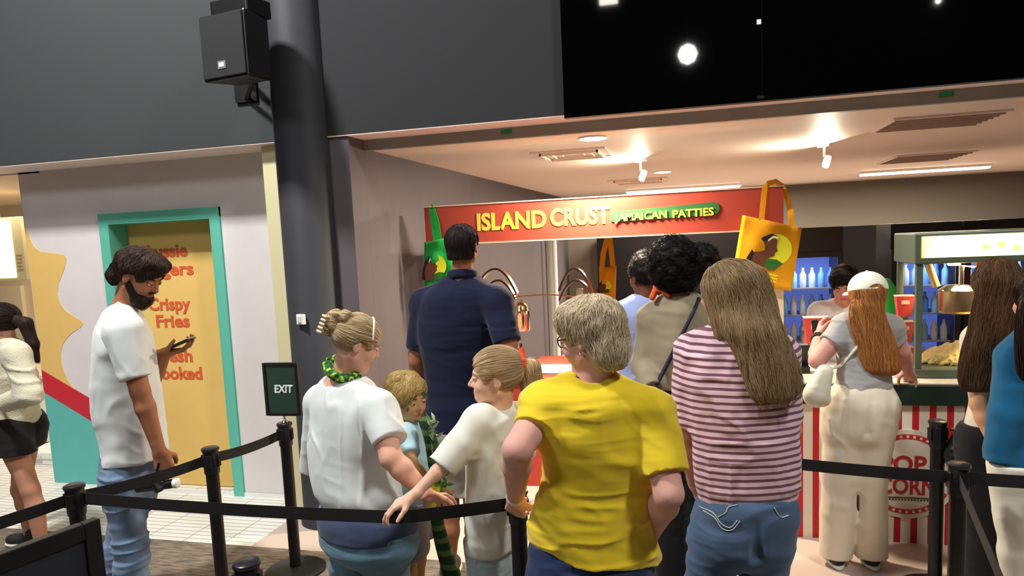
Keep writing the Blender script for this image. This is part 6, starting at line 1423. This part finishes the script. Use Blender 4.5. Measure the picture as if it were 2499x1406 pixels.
# clerk behind the counter ---------------------------------------------------------------
Yx = 5.38
p = Person('dark haired clerk in a white T-shirt looking down behind the striped counter', 1.76, 192, (2060, 694, 5.28), (2052, 745, 5.38), (2045, 930, 5.42),
           {'R': [(2000, 762, 5.38), (1972, 828, 5.30), (1986, 838, 5.12)], 'L': [(2096, 762, 5.42), (2120, 830, 5.34), (2100, 838, 5.14)]},
           (216, 158, 136), yaw=196, pitch=-28, hs=1.05, res=0.008,
           hands={'R': dict(d=(0.2, -0.6, 0.1), palm=np.array([1, 0, 0.]), thumb=np.array([0, 0, 1.]), curl=(.3, .3, .4, .4)), 'L': dict(palm=np.array([-1, 0, 0.]), thumb=np.array([0, 0, 1.]))}, brow=(30, 22, 22))
p.top([(728, 2028, 2080), (742, 2008, 2096), (765, 1998, 2104), (820, 1992, 2108), (880, 1996, 2104), (930, 1996, 2100)], Yx+0.02, cloth('clerk_tee', (236, 236, 236)), 'tshirt', ratio=0.62,
      sleeves={'R': ((1980, 812, 5.32), 0.074, 0.066), 'L': ((2116, 812, 5.36), 0.074, 0.066)}, neck_r=0.045, neck_dz=0.035, fold=(0.007, 4, 9), seed=37, res=0.008)
p.pants([(925, 2000, 2094), (960, 1998, 2096)], Yx+0.04, cloth('black_trousers', (20, 19, 22)), 'trousers', r=(0.1, 0.08, 0.075))
h = p.head
G = hair_cap(h, 1.06, line=0.045, low=-0.02); G.add(h.ell((0, 0.05, 0.09), (0.07, 0.055, 0.032)), 0.02); G.disp = lambda Q: 0.006*vnoise(Q*36)
p.hair(G, h.c-0.2, h.c+0.2, (24, 20, 22), from_point(h.w(0, 0, 0.14), 0.2, 0.4), n=700, steps=5, ds=0.009, r=0.0015, res=0.007, tone=(0.6, 1.8), seed=81)
m_box = mat('popcorn_box_red', (204, 66, 62), rough=0.5)
def popbox(c, sc, lab, group=None, stripes=True):
    t = thing('popcorn_box', lab, 'box', c, group); a, b_, hh = 0.045*sc, 0.062*sc, 0.15*sc; V = []
    for z_, w_ in ((0, a), (hh, b_)): V += [(c[0]-w_, c[1]-w_*0.6, c[2]+z_), (c[0]+w_, c[1]-w_*0.6, c[2]+z_), (c[0]+w_, c[1]+w_*0.6, c[2]+z_), (c[0]-w_, c[1]+w_*0.6, c[2]+z_)]
    MB().add(V, [(3, 2, 1, 0), (0, 1, 5, 4), (1, 2, 6, 5), (2, 3, 7, 6), (3, 0, 4, 7), (4, 5, 6, 7)]).build('carton', m_box, t)
    MB().box(c[0]-0.028*sc, c[0]+0.028*sc, c[1]-b_*0.6-0.002, c[1]-b_*0.6-0.0005+0.0, c[2]+hh*0.62, c[2]+hh*0.80).build('printed_label', mat('box_label', (236, 200, 188)), t)
    MB().box(c[0]-b_-0.001, c[0]+b_+0.001, c[1]-b_*0.62, c[1]+b_*0.62, c[2]+hh, c[2]+hh+0.006).build('rim', mat('box_rim', (230, 226, 214)), t)
    return t
q = P(1992, 838, 5.0); popbox((q[0], 5.02, q[2]-0.02), 1.25, 'red popcorn box held up by the clerk')
# things on the striped counter
q = P(2203, 860, 4.95)
for k in range(3): popbox((q[0]-0.0, 4.93, 0.949+k*0.16), 0.85, ['lowest red popcorn box of the stack beside the popcorn machine', 'middle red popcorn box of the stack beside the popcorn machine', 'topmost red popcorn box of the stack beside the popcorn machine'][k])
q = P(2178, 905, 4.62); t = thing('paper_cup', 'red and white paper cup on the striped counter by the raised arm', 'cup', (q[0], 4.62, 0.948))
MB().lathe((q[0], 4.62, 0.9485), [(0.032, 0), (0.040, 0.075), (0.042, 0.078)], 20).build('cup_body', m_white, t, True); MB().lathe((q[0], 4.62, 1.0265), [(0.043, 0), (0.043, 0.01), (0.03, 0.022)], 20).build('cup_lid', mat('cup_red', (220, 60, 40)), t, True)
q = P(1966, 925, 4.60); t = thing('card_terminal', 'dark card terminal on the left end of the striped counter', 'card reader', (q[0], 4.75, 0.948))
MB().box(q[0]-0.04, q[0]+0.04, 4.7, 4.8, 0.9485, 0.99).build('base', m_blackp, t, bevel=0.004); MB().obox((q[0], 4.75, 1.06), (1, 0, 0), (0, 0.9, 0.3), (0, -0.3, 0.9), 0.038, 0.018, 0.075).build('handset', m_blackp, t, bevel=0.006)
MB().obox((q[0], 4.729, 1.085), (1, 0, 0), (0, 0.9, 0.3), (0, -0.3, 0.9), 0.03, 0.001, 0.03).build('display', mat('display_blue', (150, 170, 210), emit=(150, 170, 215), estr=0.5), t)
q = P(2215, 922, 4.50); t = thing('tray_of_change', 'small shiny lit tray at the front of the striped counter', 'tray', (q[0], 4.52, 0.948))
MB().box(q[0]-0.03, q[0]+0.035, 4.46, 4.54, 0.9485, 0.965).build('dish', m_chrome, t, bevel=0.003); MB().box(q[0]-0.025, q[0]-0.0, 4.47, 4.53, 0.966, 0.975).build('coins', mat('coin_gold', (240, 210, 90), metal=0.8, rough=0.3), t)
# green apron hanging on the fridge line
q = P(2168, 700, 7.3); t = thing('green_apron', 'green apron hanging on a stand beyond the white cap', 'apron', (q[0], 7.3, q[2]))
G = SDF(); G.add(cap(P(2162, 690, 7.3), P(2172, 730, 7.3), 0.05, 0.10)); G.add(cap(P(2172, 730, 7.3), P(2182, 800, 7.3), 0.10, 0.13), 0.03); G.disp = folds(0.012, 10, 3, 1.0); c_ = P(2172, 745, 7.3)
sdf_obj('cloth', G, c_-0.4, c_+0.4, 0.014, cloth('apron_green', (44, 150, 62)), t)
MB().tube([(c_[0], 7.33, 0.0), (c_[0], 7.33, c_[2]+0.24)], 0.015).build('stand', m_blackm, t, True); MB().lathe((c_[0], 7.33, 0), [(0.16, 0), (0.15, 0.02), (0.02, 0.03)], 24).build('stand_foot', m_blackm, t, True)

# brunette at the right ---------------------------------------------------------------------
Yr = 3.72
p = Person('woman with long dark brown hair and black trousers near the right edge', 1.68, 8, (2432, 702, 3.72), (2436, 775, 3.72), (2452, 1070, 3.72),
           {'L': [(2394, 828, 3.70), (2388, 985, 3.64), (2440, 1112, 3.56)], 'R': [(2490, 828, 3.78), (2510, 980, 3.78), (2500, 1100, 3.82)]},
           (196, 146, 112), yaw=8, pitch=-4, hs=1.06, res=0.007, knees={'L': (2420, 1270, 3.72), 'R': (2480, 1270, 3.74)},
           hands={'L': dict(d=(0.55, -0.2, -0.6), palm=np.array([0.3, 0.8, 0.]), thumb=np.array([0.7, 0, 0.7]), curl=(.3, .35, .4, .5)), 'R': dict(palm=np.array([-1, 0, 0.]), thumb=np.array([0, 1, 0.]))})
p.top([(790, 2412, 2470), (806, 2394, 2490), (850, 2386, 2510), (950, 2394, 2515), (1040, 2396, 2520), (1060, 2396, 2520)], Yr, cloth('cream_top', (206, 198, 180)), 'top', ratio=0.62,
      sleeves={'L': ((2384, 900, 3.68), 0.068, 0.058), 'R': ((2500, 900, 3.79), 0.068, 0.058)}, neck_r=0.06, fold=(0.007, 4, 8), seed=41, res=0.007)
p.pants([(1035, 2392, 2516), (1100, 2372, 2520), (1160, 2366, 2522)], Yr, cloth('black_trousers', (20, 19, 22)), 'trousers', r=(0.125, 0.12, 0.13), hem=0.03)
h = p.head
G = SDF(); G.add(h.ell((0, -0.02, 0.034), (0.090, 0.106, 0.090))); st = sil([(670, 2390, 2478), (730, 2380, 2486), (800, 2364, 2486), (860, 2348, 2476), (920, 2342, 2452), (955, 2350, 2420)], 3.62, 5, 0.42); G.add(zloft(st, math.radians(5), 0.03), 0.05)
G.sub(h.ell((0, 0.112, -0.03), (0.07, 0.078, 0.098)), 0.01); G.disp = lambda Q: 0.007*vnoise(Q*np.array([24, 24, 7]))
lo = np.array([h.c[0]-0.35, 3.4, 1.1]); hi = np.array([h.c[0]+0.3, 3.97, h.c[2]+0.17])
p.hair(G, lo, hi, (92, 66, 44), lambda Q: np.concatenate([-0.14+0*Q[:, :1], 0*Q[:, :1]-0.03, 0*Q[:, :1]-1], 1)+((Q-h.w(0, 0.04, 0.11))*np.clip((Q[:, 2:]-h.c[2]+0.02)/0.1, 0, 1)*9), n=2600, steps=20, ds=0.012, r=0.0014, wave=0.14, wfreq=8, res=0.006, tone=(0.5, 1.6), seed=91)
w_ = p.arms['L'][2]; d_ = unit(p.arms['L'][2]-p.arms['L'][1]); MB().lathe(w_-d_*0.03, [(0.027, -0.004), (0.030, 0), (0.027, 0.004)], 24, d_).build('bracelet', mat('bracelet_gold', (226, 206, 170), metal=1, rough=0.25), p.root, True)
# black handbag on her arm
t = thing('handbag', 'black handbag between the farther stanchion and the brown haired woman', 'bag', P(2352, 1085, 3.84))
G = SDF(); G.add(cap(P(2350, 1075, 3.84), P(2340, 1110, 3.84), 0.06, 0.075)); G.add(cap(P(2375, 1090, 3.82), P(2385, 1125, 3.82), 0.06, 0.07), 0.03); G.disp = folds(0.008, 8, 12, 5.0); c_ = P(2360, 1095, 3.82)
sdf_obj('bag_body', G, c_-0.22, c_+0.22, 0.008, mat('bag_black', (20, 19, 20), rough=0.45), t); MB().tube([P(2345, 1062, 3.82), P(2360, 1010, 3.82), P(2392, 985, 3.80)], 0.008, 8).build('bag_strap', m_blackp, t, True)
MB().tube([P(2320, 1048, 3.78), P(2340, 1052, 3.78)], 0.007, 8).build('buckle', m_chrome, t, True)

# person cut by the right edge -----------------------------------------------------------------
Ye = 3.36
p = Person('person cut off by the right edge in a blue shirt and off-white trousers', 1.66, -30, (2535, 735, 3.36), (2530, 815, 3.36), (2520, 1120, 3.36),
           {'L': [(2482, 872, 3.33), (2478, 1010, 3.29), (2500, 1120, 3.41)], 'R': [(2585, 870, 3.41), (2600, 1010, 3.41), (2580, 1130, 3.31)]},
           (196, 146, 120), yaw=-20, pitch=0, res=0.009, knees={'L': (2500, 1350, 3.35), 'R': (2560, 1350, 3.39)},
           hands={'L': dict(palm=np.array([1, 0, 0.]), thumb=np.array([0, 1, 0.])), 'R': dict(palm=np.array([-1, 0, 0.]), thumb=np.array([0, 1, 0.]))})
p.top([(826, 2505, 2575), (845, 2488, 2592), (900, 2474, 2605), (1000, 2466, 2610), (1090, 2460, 2612), (1140, 2458, 2612)], Ye, cloth('teal_blue_shirt', (24, 92, 130)), 'shirt', ratio=0.62,
      sleeves={'L': ([(2462, 1010, 3.29), (2446, 1125, 3.29)], 0.066, 0.064), 'R': ([(2600, 1010, 3.41), (2590, 1100, 3.41)], 0.07, 0.06)}, neck_r=0.06, fold=(0.009, 4, 4), vfold=(0.009, 8, 2), seed=45, res=0.008)
p.pants([(1120, 2462, 2592), (1180, 2462, 2592), (1230, 2464, 2592)], Ye, cloth('offwhite_trousers', (222, 220, 206)), 'trousers', r=(0.11, 0.095, 0.09), fold=(0.009, 4, 9))
h = p.head
G = SDF(); G.add(h.ell((0, -0.02, 0.034), (0.090, 0.106, 0.092))); st = sil([(720, 2488, 2580), (800, 2480, 2590), (880, 2480, 2585), (930, 2490, 2570)], 3.28, -30, 0.42); G.add(zloft(st, math.radians(-30), 0.03), 0.05); G.sub(h.ell((0, 0.112, -0.03), (0.07, 0.078, 0.098)), 0.01)
p.hair(G, np.array([h.c[0]-0.25, 3.0, 1.15]), np.array([h.c[0]+0.3, 3.65, h.c[2]+0.16]), (52, 36, 30), down_flow(0, -0.05, 0), n=900, steps=16, ds=0.013, r=0.0016, wave=0.1, res=0.008, tone=(0.5, 1.6), seed=92)
print('all', _t.time()-_T0)
